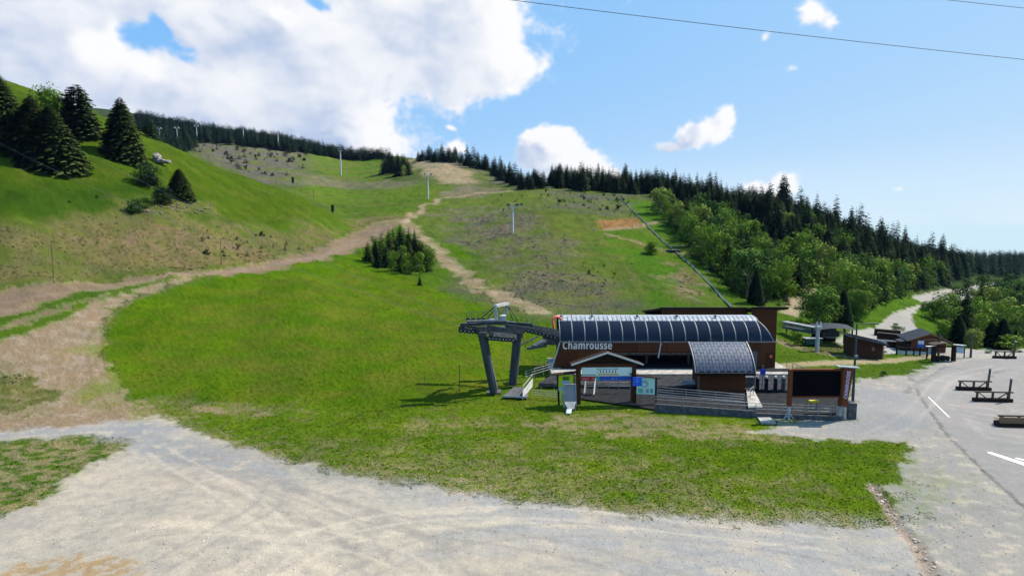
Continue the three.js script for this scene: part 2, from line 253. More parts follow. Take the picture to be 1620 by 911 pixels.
// tracks of bare earth
area([[-200, 470], [0, 462], [120, 448], [240, 437], [330, 429], [420, 416], [500, 396], [550, 374], [590, 352], [640, 348], [622, 364], [585, 388], [520, 409], [440, 427], [330, 440], [240, 445], [160, 470], [60, 505], [0, 525], [-200, 560]], C.track, { soft: 1.2, wob: 1.6, scale: 0.2, patch: 0.5, alt: C.soil, kind: 'dirt_track' });
for (const o of [0, 1]) { strip([[0, 495 - o * 14], [120, 472 - o * 10], [240, 444 - o * 3], [330, 436 - o * 3], [430, 423 - o * 3], [520, 405 - o * 5], [570, 384 - o * 8], [605, 362 - o * 5]], 0.9, [0.33, 0.25, 0.18], { soft: 0.6, wob: 0.5, scale: 0.4, mix: 0.55 }); strip([[300, 443], [225, 462 + o * 6], [180 - o * 22, 492], [120 + o * 30, 545], [130 + o * 34, 600], [170 + o * 34, 650], [230, 680]], 0.8, o ? [0.40, 0.31, 0.22] : [0.22, 0.165, 0.12], { soft: 0.6, wob: 0.5, scale: 0.5, mix: 0.6 }); }
area([[540, 345], [640, 342], [640, 352], [590, 362], [560, 368]], C.soil, { soft: 3, wob: 3, scale: 0.15, mix: 0.7, patch: 0.6, alt: C.olive });
area([[300, 441], [240, 460], [200, 474], [172, 490], [157, 520], [160, 560], [185, 608], [220, 655], [270, 682], [230, 690], [120, 682], [0, 688], [-200, 700], [-200, 560], [0, 540], [60, 520], [110, 500], [150, 478], [220, 455]], C.soil, { soft: 0.9, wob: 1.2, scale: 0.3, patch: 0.5, alt: [0.38, 0.295, 0.21], kind: 'dirt_track' });
area([[-100, 585], [40, 590], [90, 622], [60, 652], [-100, 660]], C.olive, { soft: 1.6, wob: 2, scale: 0.35, mix: 0.8, patch: 0.5, alt: C.straw, kind: 'ground' });
area([[120, 615], [150, 612], [150, 640], [110, 640]], C.olive, { soft: 1.2, wob: 1.6, scale: 0.5, mix: 0.5, kind: null });
area([[-150, 530], [0, 516], [110, 480], [190, 462], [320, 438], [260, 440], [120, 462], [0, 505]], [0.10, 0.19, 0.016], { soft: 0.9, wob: 1.4, scale: 0.3, kind: 'ground' });
area([[200, 652], [240, 640], [275, 678], [235, 680]], C.tan, { soft: 0.8, wob: 0.8, scale: 0.6, mix: 0.6, kind: null });
strip([[640, 350], [655, 365], [690, 397], [720, 425], [755, 452], [800, 475], [860, 494]], 4.6, C.soil, { soft: 2, wob: 2.5, scale: 0.15, mix: 0.9, patch: 0.5, alt: C.tan, kind: 'dirt_track' });
strip([[643, 352], [648, 338], [652, 345], [664, 338], [668, 326], [678, 322], [690, 324], [692, 315], [720, 312], [765, 305]], 2.4, C.tan, { soft: 0.8, wob: 1, scale: 0.2 });
strip([[810, 303], [760, 306]], 3, C.tan, { soft: 1, wob: 1, scale: 0.2 });
// gravel yard in front, asphalt car park, roads
area([[-400, 1000], [-200, 860], [0, 822], [60, 788], [130, 742], [205, 703], [232, 690], [120, 690], [0, 697], [-200, 705], [-200, 688], [0, 684], [120, 676], [210, 662], [255, 660], [330, 694], [440, 730], [600, 761], [800, 794], [1000, 815], [1200, 830], [1390, 838], [1440, 846], [1475, 911], [1560, 1100], [-400, 1100]], C.gravel, { soft: 0.8, wob: 1.0, scale: 0.5, patch: 0.6, alt: [0.50, 0.44, 0.36], kind: 'gravel_yard' });
area([[-60, 690], [120, 676], [240, 664], [340, 704], [460, 742], [470, 768], [300, 742], [225, 722], [120, 690], [-60, 700]], C.bluish, { soft: 1.2, wob: 1.2, scale: 0.4, mix: 0.9, patch: 0.35, alt: C.gravel });
strip([[300, 694], [440, 733], [600, 766], [800, 799], [1000, 822], [1200, 838], [1400, 850]], 1.6, C.grey, { soft: 0.7, wob: 0.8, scale: 0.6, mix: 0.8 });
area([[640, 772], [1000, 820], [1400, 846], [1500, 960], [1150, 1000], [950, 890], [760, 830]], [0.43, 0.425, 0.41], { soft: 3.5, wob: 3, scale: 0.25, mix: 0.85, patch: 0.35, alt: C.gravel });
area([[30, 893], [120, 878], [215, 890], [230, 925], [-40, 940]], [0.52, 0.32, 0.13], { soft: 0.6, wob: 0.9, scale: 0.8, mix: 0.8, patch: 0.6, alt: C.gravel });
area([[1350, 600], [1440, 592], [1500, 568], [1620, 556], [2000, 560], [2300, 1100], [1560, 1100], [1475, 911], [1440, 846], [1400, 780], [1440, 730], [1440, 698], [1300, 696], [1190, 684], [1235, 668], [1345, 668]], C.grey, { soft: 0.7, wob: 1, scale: 0.4, patch: 0.3, alt: C.gravel, kind: 'gravel_yard' });
area([[1350, 610], [1450, 620], [1480, 660], [1440, 690], [1340, 690], [1260, 676]], C.bluish, { soft: 2, wob: 1.6, scale: 0.4, mix: 0.85, patch: 0.3, alt: C.grey });
area([[1440, 610], [1478, 590], [1510, 574], [1620, 562], [2000, 566], [2400, 1150], [1800, 950], [1640, 818], [1560, 748], [1502, 692], [1466, 642]], C.asphalt, { soft: 0.25, wob: 0.5, scale: 0.5, patch: 0.4, alt: [0.355, 0.33, 0.30], kind: 'car_park' });
area([[1400, 770], [1470, 735], [1520, 760], [1500, 800], [1420, 830]], C.lawn, { soft: 2, wob: 2.2, scale: 0.7, mix: 0.35 });
strip([[1380, 768], [1398, 790], [1420, 828], [1450, 862], [1472, 900], [1480, 940]], 0.8, [0.44, 0.34, 0.26], { soft: 0.3, wob: 0.3, scale: 0.9 });
area([[1468, 478], [1425, 492], [1398, 508], [1368, 530], [1400, 560], [1480, 558], [1510, 566], [1640, 558], [1900, 560], [1900, 549], [1620, 551], [1500, 550], [1470, 535], [1452, 520], [1442, 504], [1450, 490], [1474, 479]], C.road, { soft: 0.4, wob: 0.4, scale: 0.3, kind: 'road' });
strip([[1470, 478], [1500, 469], [1535, 463], [1560, 455], [1600, 449], [1640, 452]], 9, C.road, { soft: 0.4, wob: 0.3, kind: 'road' });
area([[1400, 532], [1440, 528], [1470, 540], [1480, 556], [1400, 560], [1385, 548]], [0.5, 0.45, 0.40], { soft: 0.6, wob: 0.5, scale: 0.4, mix: 0.6 });
for (const [pts, w, k] of [[[[420, 930], [520, 868], [640, 838], [800, 826], [1000, 836]], 0.5, [0.76, 0.64, 0.48]], [[[330, 925], [450, 852], [600, 815], [780, 806]], 0.5, [0.76, 0.64, 0.48]], [[[300, 735], [420, 762], [560, 800], [700, 860], [760, 930]], 0.45, [0.42, 0.37, 0.31]], [[[250, 745], [380, 785], [500, 830], [600, 900]], 0.45, [0.42, 0.37, 0.31]], [[[180, 830], [320, 832], [450, 860], [560, 930]], 0.5, [0.76, 0.64, 0.48]], [[[700, 850], [900, 845], [1100, 860], [1300, 900]], 0.6, [0.50, 0.46, 0.40]], [[[640, 880], [900, 868], [1150, 890], [1300, 940]], 0.6, [0.50, 0.46, 0.40]]]) strip(pts, w, k, { soft: 0.5, wob: 0.5, scale: 0.4, mix: 0.85 });
area([[-40, 815], [60, 795], [80, 830], [-20, 850]], C.grey, { soft: 0.7, wob: 0.8, scale: 0.8, mix: 0.7 });
strip([[1450, 615], [1466, 642], [1502, 692], [1560, 748], [1640, 818], [1700, 860]], 0.32, [0.16, 0.15, 0.14], { soft: 0.12, wob: 0.16, scale: 1.3, mix: 0.8 });
for (const c of [[[1432, 622], [1452, 606], [1470, 596], [1484, 588], [1500, 578]], [[1448, 604], [1440, 596], [1462, 588]], [[1560, 600], [1578, 588], [1600, 584]]]) strip(c, 0.5, [0.19, 0.18, 0.17], { soft: 0.25, wob: 0.4, scale: 0.8, mix: 0.6 });
area([[1490, 640], [1620, 660], [1620, 700], [1520, 690]], [0.34, 0.31, 0.285], { soft: 2, wob: 2.5, scale: 0.3, mix: 0.6 });
area([[1470, 600], [1540, 590], [1530, 620], [1480, 630]], [0.44, 0.41, 0.37], { soft: 2, wob: 2, scale: 0.3, mix: 0.6 });
for (let i = 0; i < 6; i++) strip([[1500 + i * 8, 640 + i * 7], [1560, 646 + i * 9], [1640, 655 + i * 10]], 0.25, [0.47, 0.44, 0.40], { soft: 0.25, wob: 0.3, scale: 0.6, mix: 0.5 });
// tyre marks: pairs of narrow bands 1.6 m apart, paler where the fines were pressed, darker where stones were turned up
function tyres(pts, color, mix = 0.5) { const c = new THREE.CatmullRomCurve3(pts.map(([u, v]) => at(u, v))); for (const s of [-0.8, 0.8]) { const P = []; for (let i = 0; i <= 22; i++) { const p = c.getPoint(i / 22), t = c.getTangent(i / 22); P.push([p.x - t.z * s, p.z + t.x * s]); } add(P, 0.17, color, { soft: 0.14, wob: 0.10, scale: 1.6, mix }); } }
tyres([[240, 700], [340, 735], [470, 780], [640, 830], [900, 870], [1200, 960]], [0.40, 0.36, 0.31]); tyres([[250, 712], [330, 760], [420, 820], [520, 930]], [0.72, 0.62, 0.49]); tyres([[300, 722], [430, 770], [560, 850], [620, 940]], [0.41, 0.37, 0.32]); tyres([[380, 930], [470, 860], [640, 818], [860, 812], [1100, 838], [1330, 862]], [0.72, 0.62, 0.49]); tyres([[520, 930], [680, 862], [900, 838], [1200, 858], [1420, 900]], [0.40, 0.37, 0.33]); tyres([[120, 880], [240, 845], [420, 838], [620, 880], [700, 940]], [0.72, 0.61, 0.47]); tyres([[180, 940], [330, 850], [420, 800], [440, 760]], [0.42, 0.375, 0.32]); tyres([[1440, 840], [1480, 790], [1490, 740], [1470, 700], [1420, 670], [1380, 640], [1400, 600]], [0.37, 0.36, 0.35]); tyres([[1380, 690], [1430, 668], [1470, 630], [1500, 600], [1580, 580]], [0.48, 0.45, 0.41]);
tyres([[175, 500], [150, 540], [160, 600], [200, 660]], [0.22, 0.155, 0.095]); tyres([[200, 476], [168, 500], [120, 560], [110, 640]], [0.40, 0.30, 0.20]); tyres([[240, 446], [330, 438], [430, 424], [520, 404], [580, 378], [610, 356]], [0.33, 0.24, 0.16]);
area([[200, 490], [420, 440], [640, 440], [820, 510], [860, 580], [700, 640], [300, 640], [180, 580]], C.dark, { soft: 3, wob: 7, scale: 0.13, mix: 0.45, patch: 0.8, alt: [0.165, 0.215, 0.012] });
area([[190, 560], [360, 470], [560, 425], [740, 480], [860, 540], [850, 590], [780, 640], [500, 650], [250, 625]], [0.185, 0.205, 0.025], { soft: 3, wob: 9, scale: 0.10, mix: 0.5, patch: 0.7, alt: C.bowl });
// footpaths by the little huts
strip([[1200, 583], [1290, 575], [1340, 573], [1400, 572], [1450, 566], [1490, 562]], 2.4, C.tan, { soft: 0.5, wob: 0.4, scale: 0.5, mix: 0.9, kind: 'dirt_track' });
strip([[1230, 540], [1270, 552], [1320, 562], [1370, 568]], 2.2, C.tan, { soft: 0.6, wob: 0.5, scale: 0.5, mix: 0.85 });
area([[1290, 548], [1330, 545], [1345, 556], [1310, 560], [1285, 556]], C.dry, { soft: 1, wob: 1, scale: 0.5, patch: 0.5, alt: C.grass });
strip([[1395, 524], [1370, 528], [1345, 545]], 4, C.grey, { soft: 0.6, wob: 0.4, kind: 'road' });
// lawn at the lower left corner
area([[-300, 700], [0, 700], [100, 694], [200, 702], [190, 716], [130, 740], [60, 785], [0, 818], [-300, 860]], [0.10, 0.19, 0.016], { soft: 0.8, wob: 1.4, scale: 0.5, patch: 0.85, alt: C.straw, kind: 'ground' });

function cover(x, z) {
  const r = Math.hypot(x, z);
  let kind = 'ground', c = r > 260 ? [0.115, 0.15, 0.04] : C.grass.slice(); c = c.slice();
  const far = smooth(500, 640, r); c = [lerp(c[0], 0.05, far), lerp(c[1], 0.075, far), lerp(c[2], 0.03, far)];
  const big = fbm(x * 0.021 + 5, z * 0.021, 3), mid = fbm(x * 0.16, z * 0.16 + 9, 3);
  for (const zn of zones) {
    if (x < zn.x0 || x > zn.x1 || z < zn.z0 || z > zn.z1) continue;
    const sd = inside(zn, x, z) + (noise(x * zn.scale + zn.seed, z * zn.scale) + 0.55 * noise(x * zn.scale * 2.9, z * zn.scale * 2.9 + zn.seed) + 0.3 * noise(x * zn.scale * 8, z * zn.scale * 8)) * zn.wob;
    if (sd < -zn.soft) continue;
    const w = smooth(-zn.soft, zn.soft, sd) * zn.mix;
    let k = zn.color;
    if (zn.alt) { const s = zn.scale * 1.4, p = smooth(0.42 - zn.patch * 0.6, 0.62 - zn.patch * 0.35, fbm(x * s + zn.seed * 3, z * s * 1.6, 4) + 0.35 * fbm(x * s * 9, z * s * 14 + zn.seed, 3) + 0.16) * 0.9; k = [lerp(k[0], zn.alt[0], p), lerp(k[1], zn.alt[1], p), lerp(k[2], zn.alt[2], p)]; }
    c[0] = lerp(c[0], k[0], w); c[1] = lerp(c[1], k[1], w); c[2] = lerp(c[2], k[2], w);
    if (zn.kind && sd > 0) kind = zn.kind;
  }
  const g = kind === 'ground', fine = noise(x * 1.7, z * 1.7) + 0.7 * noise(x * 0.62 + 5, z * 0.9) + 0.6 * noise(x * 4.1, z * 4.1 + 2), v = 1 + (g ? 0.16 : 0.05) * big + (g ? 0.26 : 0.14) * mid + (g ? 0.14 : 0.05) * fine;
  const warm = g ? 0.14 * mid + 0.12 * big : 0.06 * mid + 0.05 * big;
  return { kind, c: [c[0] * v * (1 + warm), c[1] * v, c[2] * v * (1 - warm * 0.6)] };
}
// small relief: tussocks on grass, ruts on earth, smooth on gravel and asphalt
function relief(x, z, kind) {
  const r = Math.hypot(x, z), flat = clamp(Math.min(x - 2, 42 - x, -z - 60, 94 + z) / 4, 0, 1);
  const a = kind === 'car_park' || kind === 'road' ? 0.015 : kind === 'gravel_yard' ? 0.03 : kind === 'dirt_track' ? 0.07 : 0.10;
  let h = a * (fbm(x * 0.55, z * 0.55, 3) + 0.6 * noise(x * 1.9 + 4, z * 1.9));
  if (kind === 'ground' || kind === 'dirt_track') h += smooth(95, 150, r) * (0.9 * (0.3 - Math.abs(fbm(x * 0.07 + 8, z * 0.11, 4))) + 0.7 * fbm(x * 0.09, z * 0.09 + 3, 4) + 0.35 * fbm(x * 0.3, z * 0.3, 3)) * (kind === 'ground' ? 1 : 0.5);
  return h * (1 - flat);
}
const gullyLine = [[1380, 766], [1398, 790], [1420, 828], [1450, 862], [1472, 900], [1482, 945]].map(([u, v]) => { const p = at(u, v); return [p.x, p.z]; });
const gully = { P: gullyLine, half: 0.34 };
function groundY(x, z, kind) {
  let y = baseHeight(x, z) + relief(x, z, kind ?? cover(x, z).kind);
  if (z > -52 && z < -28 && x > 14 && x < 30) { const d = inside(gully, x, z) + 0.12 * noise(x * 2, z * 2); if (d > -0.3) y -= 0.16 * smooth(-0.3, 0.3, d); }
  return y;
}
// a point seen in the photograph, on the finished ground
function on(u, v) { const p = at(u, v); p.y = groundY(p.x, p.z); return p; }

// textures of one tile of ground: colour variation and fine relief, sizes in metres
function tile(n, fn) {                                       // fn(u, v) periodic -> [value 0..1]; wraps by blending four shifted samples
  const out = new Float32Array(n * n);
  for (let j = 0; j < n; j++) for (let i = 0; i < n; i++) { const u = i / n, v = j / n, a = u, b = v; const w = [(1 - a) * (1 - b), a * (1 - b), (1 - a) * b, a * b]; out[j * n + i] = (fn(u, v) * w[0] + fn(u - 1, v) * w[1] + fn(u, v - 1) * w[2] + fn(u - 1, v - 1) * w[3]) / Math.hypot(...w); }
  let m = 0, s = 0; for (const x of out) m += x; m /= out.length; for (const x of out) s += (x - m) ** 2; s = Math.sqrt(s / out.length) + 1e-9;
  return out.map((x) => (x - m) / s);
}
function texture(n, px, srgb, rep) {
  const d = new Uint8Array(n * n * 4); for (let i = 0; i < n * n; i++) { const c = px(i); d[i * 4] = clamp(c[0], 0, 255); d[i * 4 + 1] = clamp(c[1], 0, 255); d[i * 4 + 2] = clamp(c[2], 0, 255); d[i * 4 + 3] = 255; }
  const t = new THREE.DataTexture(d, n, n); t.magFilter = THREE.LinearFilter; t.minFilter = THREE.LinearMipmapLinearFilter; t.generateMipmaps = true; t.wrapS = t.wrapT = THREE.RepeatWrapping; if (srgb) t.colorSpace = THREE.SRGBColorSpace; if (rep) t.repeat.set(rep, rep); t.needsUpdate = true; return t;
}
const stones = (() => { const r = rng(5), n = 1024, h = new Float32Array(n * n); for (let s = 0; s < 22000; s++) { const cx = r() * n, cy = r() * n, R = 1.2 + 5 * r() ** 4, top = 0.3 + r() * 0.7; for (let y = -Math.ceil(R); y <= R; y++) for (let x = -Math.ceil(R); x <= R; x++) { const q = (x * x + y * y) / (R * R); if (q < 1) { const k = (((cy + y) | 0) + n) % n * n + (((cx + x) | 0) + n) % n; h[k] = Math.max(h[k], top * (1 - q * 0.6)); } } } return h; })();
const tGrass = tile(512, (u, v) => 0.6 * fbm(u * 26, v * 26, 3) + 0.8 * noise(u * 60, v * 44) + 0.5 * noise(u * 120 + 5, v * 120)), tSoil = tile(512, (u, v) => 0.5 * fbm(u * 20 + 3, v * 20, 4) + 0.6 * noise(u * 70, v * 70));
const mGrass = new THREE.MeshPhysicalMaterial({ specularIntensity: 0.03, vertexColors: true, roughness: 1, map: texture(512, (i) => { const g = 205 + 34 * tGrass[i]; return [g + 6 * tGrass[i], g, g - 8]; }, true, 1 / 4.3), bumpMap: texture(512, (i) => { const g = 128 + 40 * tGrass[i]; return [g, g, g]; }, false, 1 / 2.9), bumpScale: 0.10 });
const mSoil = new THREE.MeshPhysicalMaterial({ specularIntensity: 0.08, vertexColors: true, roughness: 1, map: texture(512, (i) => { const g = 216 + 20 * tSoil[i]; return [g, g, g - 2 * tSoil[i]]; }, true, 1 / 7.1), bumpMap: texture(512, (i) => { const g = 128 + 40 * tSoil[i]; return [g, g, g]; }, false, 1 / 3.7), bumpScale: 0.06 });
const mGravel = new THREE.MeshPhysicalMaterial({ specularIntensity: 0.3, vertexColors: true, roughness: 0.95, map: texture(1024, (i) => { const g = 196 + 44 * stones[i]; return [g, g, g]; }, true, 1 / 5.3), bumpMap: texture(1024, (i) => { const g = 40 + 200 * stones[i]; return [g, g, g]; }, false, 1 / 3.1), bumpScale: 0.02 });
const mAsphalt = new THREE.MeshPhysicalMaterial({ specularIntensity: 0.3, vertexColors: true, roughness: 0.9, map: texture(1024, (i) => { const g = 208 + 26 * stones[i]; return [g, g, g]; }, true, 1 / 4.7), bumpMap: texture(1024, (i) => { const g = 40 + 200 * stones[i]; return [g, g, g]; }, false, 1 / 2.3), bumpScale: 0.008 });
{
  const az = [], rr = [];
  for (let i = 0; i <= 820; i++) az.push(-0.78 + 1.56 * i / 820);
  for (let i = 1; i < 44; i++) az.push(0.78 + (2 * Math.PI - 1.56) * i / 44);
  for (let r = 4; r < 1500;) { rr.push(r); r += r < 30 ? 2.2 : r < 78 ? Math.max(0.09 * (r / 34) ** 2, 0.09) : r < 480 ? 0.0078 * r : 0.014 * r; }
  const nA = az.length, nR = rr.length, pos = new Float32Array(nA * nR * 3), col = new Float32Array(nA * nR * 3), uv = new Float32Array(nA * nR * 2), cls = new Uint8Array(nA * nR), names = ['ground', 'dirt_track', 'gravel_yard', 'car_park', 'road'];
  for (let j = 0; j < nR; j++) for (let i = 0; i < nA; i++) {
    const k = j * nA + i, x = Math.sin(az[i]) * rr[j], z = -Math.cos(az[i]) * rr[j], c = cover(x, z);
    cls[k] = names.indexOf(c.kind); pos[k * 3] = x; pos[k * 3 + 1] = groundY(x, z, c.kind); pos[k * 3 + 2] = z; col.set(c.c, k * 3); uv[k * 2] = x + 0.8 * noise(x * 0.06, z * 0.06); uv[k * 2 + 1] = z + 0.8 * noise(x * 0.06 + 9, z * 0.06);
  }
  const faces = names.map(() => []);
  for (let j = 0; j + 1 < nR; j++) for (let i = 0; i < nA; i++) {
    const a = j * nA + i, b = j * nA + (i + 1) % nA, c = a + nA, d = b + nA;
    faces[Math.max(cls[a], cls[b], cls[c])].push(a, b, c); faces[Math.max(cls[b], cls[d], cls[c])].push(b, d, c);
  }
  const full = new THREE.BufferGeometry(); full.setAttribute('position', new THREE.BufferAttribute(pos, 3)); full.setIndex(faces.flat()); full.computeVertexNormals();
  const nor = full.attributes.normal.array;
  names.forEach((name, n) => {
    const f = faces[n], map = new Int32Array(nA * nR).fill(-1), P = [], N = [], K = [], U = [], I = [];
    for (const k of f) { if (map[k] < 0) { map[k] = P.length / 3; P.push(pos[k * 3], pos[k * 3 + 1], pos[k * 3 + 2]); N.push(nor[k * 3], nor[k * 3 + 1], nor[k * 3 + 2]); K.push(col[k * 3], col[k * 3 + 1], col[k * 3 + 2]); U.push(uv[k * 2], uv[k * 2 + 1]); } I.push(map[k]); }
    const g = new THREE.BufferGeometry(); g.setAttribute('position', new THREE.Float32BufferAttribute(P, 3)); g.setAttribute('normal', new THREE.Float32BufferAttribute(N, 3)); g.setAttribute('color', new THREE.Float32BufferAttribute(K, 3)); g.setAttribute('uv', new THREE.Float32BufferAttribute(U, 2)); g.setIndex(I);
    const label = ['green and dry grass slopes rising around the ski lift', 'brown bare earth track curving across the slope', 'pale grey gravel yard in the foreground', 'worn grey asphalt of the car park', 'grey road winding away into the forest'][n];
    tag(mesh(name, g, [mGrass, mSoil, mGravel, mAsphalt, mAsphalt][n]), label, null, null, 'structure');
  });
  console.log('ground', nA, nR, faces.map((f) => f.length / 3).join(' '));
}
// ---------------------------------------------------------------- trees
function builder() {                                        // collects coloured triangles
  const P = [], N = [], K = [];
  return {
    tri(a, b, c, n, k) { P.push(a[0], a[1], a[2], b[0], b[1], b[2], c[0], c[1], c[2]); for (let i = 0; i < 3; i++) { N.push(n[0], n[1], n[2]); K.push(k[0], k[1], k[2]); } },
    done() { const g = new THREE.BufferGeometry(); g.setAttribute('position', new THREE.Float32BufferAttribute(P, 3)); g.setAttribute('normal', new THREE.Float32BufferAttribute(N, 3)); g.setAttribute('color', new THREE.Float32BufferAttribute(K, 3)); return g; },
  };
}
const norm = (v) => { const l = Math.hypot(v[0], v[1], v[2]) || 1; return [v[0] / l, v[1] / l, v[2] / l]; };
// a spruce one metre tall and one metre wide at its foot: whorls of drooping feathered branches
function spruceCrown(seed, levels, per, twigs, { bare = 0.05, power = 0.85, ragged = 0.3, droop = 0.35, tone = [1, 1, 1], tip = [1.5, 1.35, 1.0] } = {}) {
  const r = rng(seed), b = builder();
  for (let l = 0; l < levels; l++) {
    const t = bare + (1 - bare) * Math.pow((l + 0.5) / levels, 0.92), R0 = 0.5 * Math.pow(1 - t, power) + 0.012;
    const n = Math.max(4, Math.round(per * (0.45 + 0.55 * Math.pow(1 - t, 0.6)))), off = r() * 6.28;
    for (let k = 0; k < n; k++) {
      const a = off + 6.2832 * (k + 0.5 * r()) / n, R = R0 * (1.15 - ragged * r()), ca = Math.cos(a), sa = Math.sin(a), y0 = t + (r() - 0.5) * 0.6 / levels, dr = droop * R * (0.6 + 0.8 * r()) * (1.2 - t * 0.9);
      const ax = (q) => { const x = q * R; return [ca * x, y0 - dr * Math.pow(q, 1.3) + 0.25 * dr * Math.max(0, q - 0.7), sa * x]; };
      const shade = 0.75 + 0.5 * r(), w0 = R * (0.30 + 0.14 * r());
      for (let s = 0; s < twigs; s++) {
        const q0 = 0.12 + 0.78 * s / twigs, q1 = Math.min(1.04, q0 + 0.55 / Math.sqrt(twigs) + 0.16), c0 = ax(q0), c1 = ax(q1);
        const side = s % 2 ? 1 : -1, w = w0 * (1.05 - q0 * 0.75) * (0.7 + 0.6 * r()), h = -0.25 * w * r() - 0.1 * w;
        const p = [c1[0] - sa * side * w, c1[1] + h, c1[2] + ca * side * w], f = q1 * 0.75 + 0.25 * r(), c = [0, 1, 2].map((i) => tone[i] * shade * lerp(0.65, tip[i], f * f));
        const m = ax(Math.min(1, q0 + (q1 - q0) * 0.45)); m[1] += 0.12 * w;
        b.tri(c0, p, [m[0] + sa * side * w * 0.15, m[1], m[2] - ca * side * w * 0.15], norm([ca * 0.7 - sa * side * 0.5, 0.75, sa * 0.7 + ca * side * 0.5]), c);
        if (s >= twigs - 2 || s % 3 === 0) b.tri(m, p, c1, norm([ca, 0.55, sa]), c);
      }
    }
  }
  return b.done();
}
// a broadleaf crown one metre tall and wide: leaf-sized faces scattered through overlapping clumps
function leafCrown(seed, clumps, leaves, size, { tone = [1, 1, 1], low = 0.16, shape = 1 } = {}) {
  const r = rng(seed), b = builder(), list = [];
  for (let i = 0; i < clumps; i++) { const a = r() * 6.2832, y = low + 0.12 + (0.80 - low) * r(), t = (y - low) / (1 - low), env = 0.5 * Math.pow(Math.sin(Math.PI * clamp(0.12 + 0.82 * t, 0, 1)), 0.7 * shape), q = env * 0.72 * Math.sqrt(r()); list.push([Math.cos(a) * q, y, Math.sin(a) * q, 0.13 + 0.10 * r(), 0.78 + 0.45 * r()]); }
  list.push([0, 0.55, 0, 0.24, 0.8], [0.05, 0.35, 0, 0.2, 0.75]);
  for (const [x, y, z, R, sh] of list) for (let k = 0; k < leaves; k++) {
    const u = r() * 2 - 1, a = r() * 6.2832, s = Math.sqrt(1 - u * u), d = [s * Math.cos(a), u, s * Math.sin(a)], q = R * (0.72 + 0.38 * r());
    const c = [x + d[0] * q, y + d[1] * q * 0.9, z + d[2] * q], n = norm([d[0] + (r() - 0.5) * 1.2, d[1] + 0.25 + (r() - 0.5) * 1.2, d[2] + (r() - 0.5) * 1.2]);
    const t1 = norm([n[1] - n[2] + 0.01, n[2] - n[0], n[0] - n[1]]), t2 = [n[1] * t1[2] - n[2] * t1[1], n[2] * t1[0] - n[0] * t1[2], n[0] * t1[1] - n[1] * t1[0]], w = size * (0.6 + 0.8 * r());
    const f = sh * (0.8 + 0.4 * r()) * (0.9 + 0.2 * u), k2 = [tone[0] * f * (1 + 0.12 * r()), tone[1] * f, tone[2] * f];  // leaves darker towards each clump underside, shade worked into the colour
    const e = (i, j) => [c[0] + t1[0] * w * i + t2[0] * w * j, c[1] + t1[1] * w * i + t2[1] * w * j, c[2] + t1[2] * w * i + t2[2] * w * j], nn = norm([n[0] * 0.5 + d[0], n[1] * 0.5 + d[1], n[2] * 0.5 + d[2]]);
    b.tri(e(-1, 0), e(0.1, -0.55), e(1, 0), nn, k2); b.tri(e(-1, 0), e(1, 0), e(-0.1, 0.55), nn, k2);
  }
  return b.done();
}
function trunkGeo(r0, r1, h, limbs, seed) {
  const r = rng(seed), g = [new THREE.CylinderGeometry(r1, r0, h, 6, 3).translate(0, h / 2, 0)];
  for (let i = 0; i < limbs; i++) { const a = r() * 6.28, y = h * (0.45 + 0.5 * r()), l = 0.22 + 0.14 * r(), c = new THREE.CylinderGeometry(r1 * 0.25, r1 * 0.7, l, 4).translate(0, l / 2, 0); c.rotateZ(-0.7 - 0.3 * r()); c.rotateY(a); c.translate(0, y, 0); g.push(c); }
  return merge(g);
}
const leafMat = (r, g, b, t = 0) => new THREE.MeshPhysicalMaterial({ color: new THREE.Color(r, g, b), vertexColors: true, roughness: 0.85, specularIntensity: 0.1, side: THREE.DoubleSide, ...(t ? { transmission: t, thickness: 0 } : {}) });
const M = {
  spruce: leafMat(0.020, 0.044, 0.017), spruceWarm: leafMat(0.040, 0.060, 0.015), pine: leafMat(0.028, 0.048, 0.018), farSpruce: leafMat(0.020, 0.042, 0.024),
  leaf: leafMat(0.135, 0.225, 0.020, 0.16), leafPale: leafMat(0.20, 0.265, 0.045, 0.16), leafDeep: leafMat(0.085, 0.160, 0.020, 0.16), leafDark: leafMat(0.048, 0.098, 0.018, 0.1), leafBright: leafMat(0.11, 0.20, 0.018, 0.35), juniper: leafMat(0.022, 0.042, 0.016),
  bark: new THREE.MeshStandardMaterial({ color: new THREE.Color(0.11, 0.085, 0.06), roughness: 1 }), barkPale: new THREE.MeshStandardMaterial({ color: new THREE.Color(0.22, 0.19, 0.15), roughness: 1 }),
};
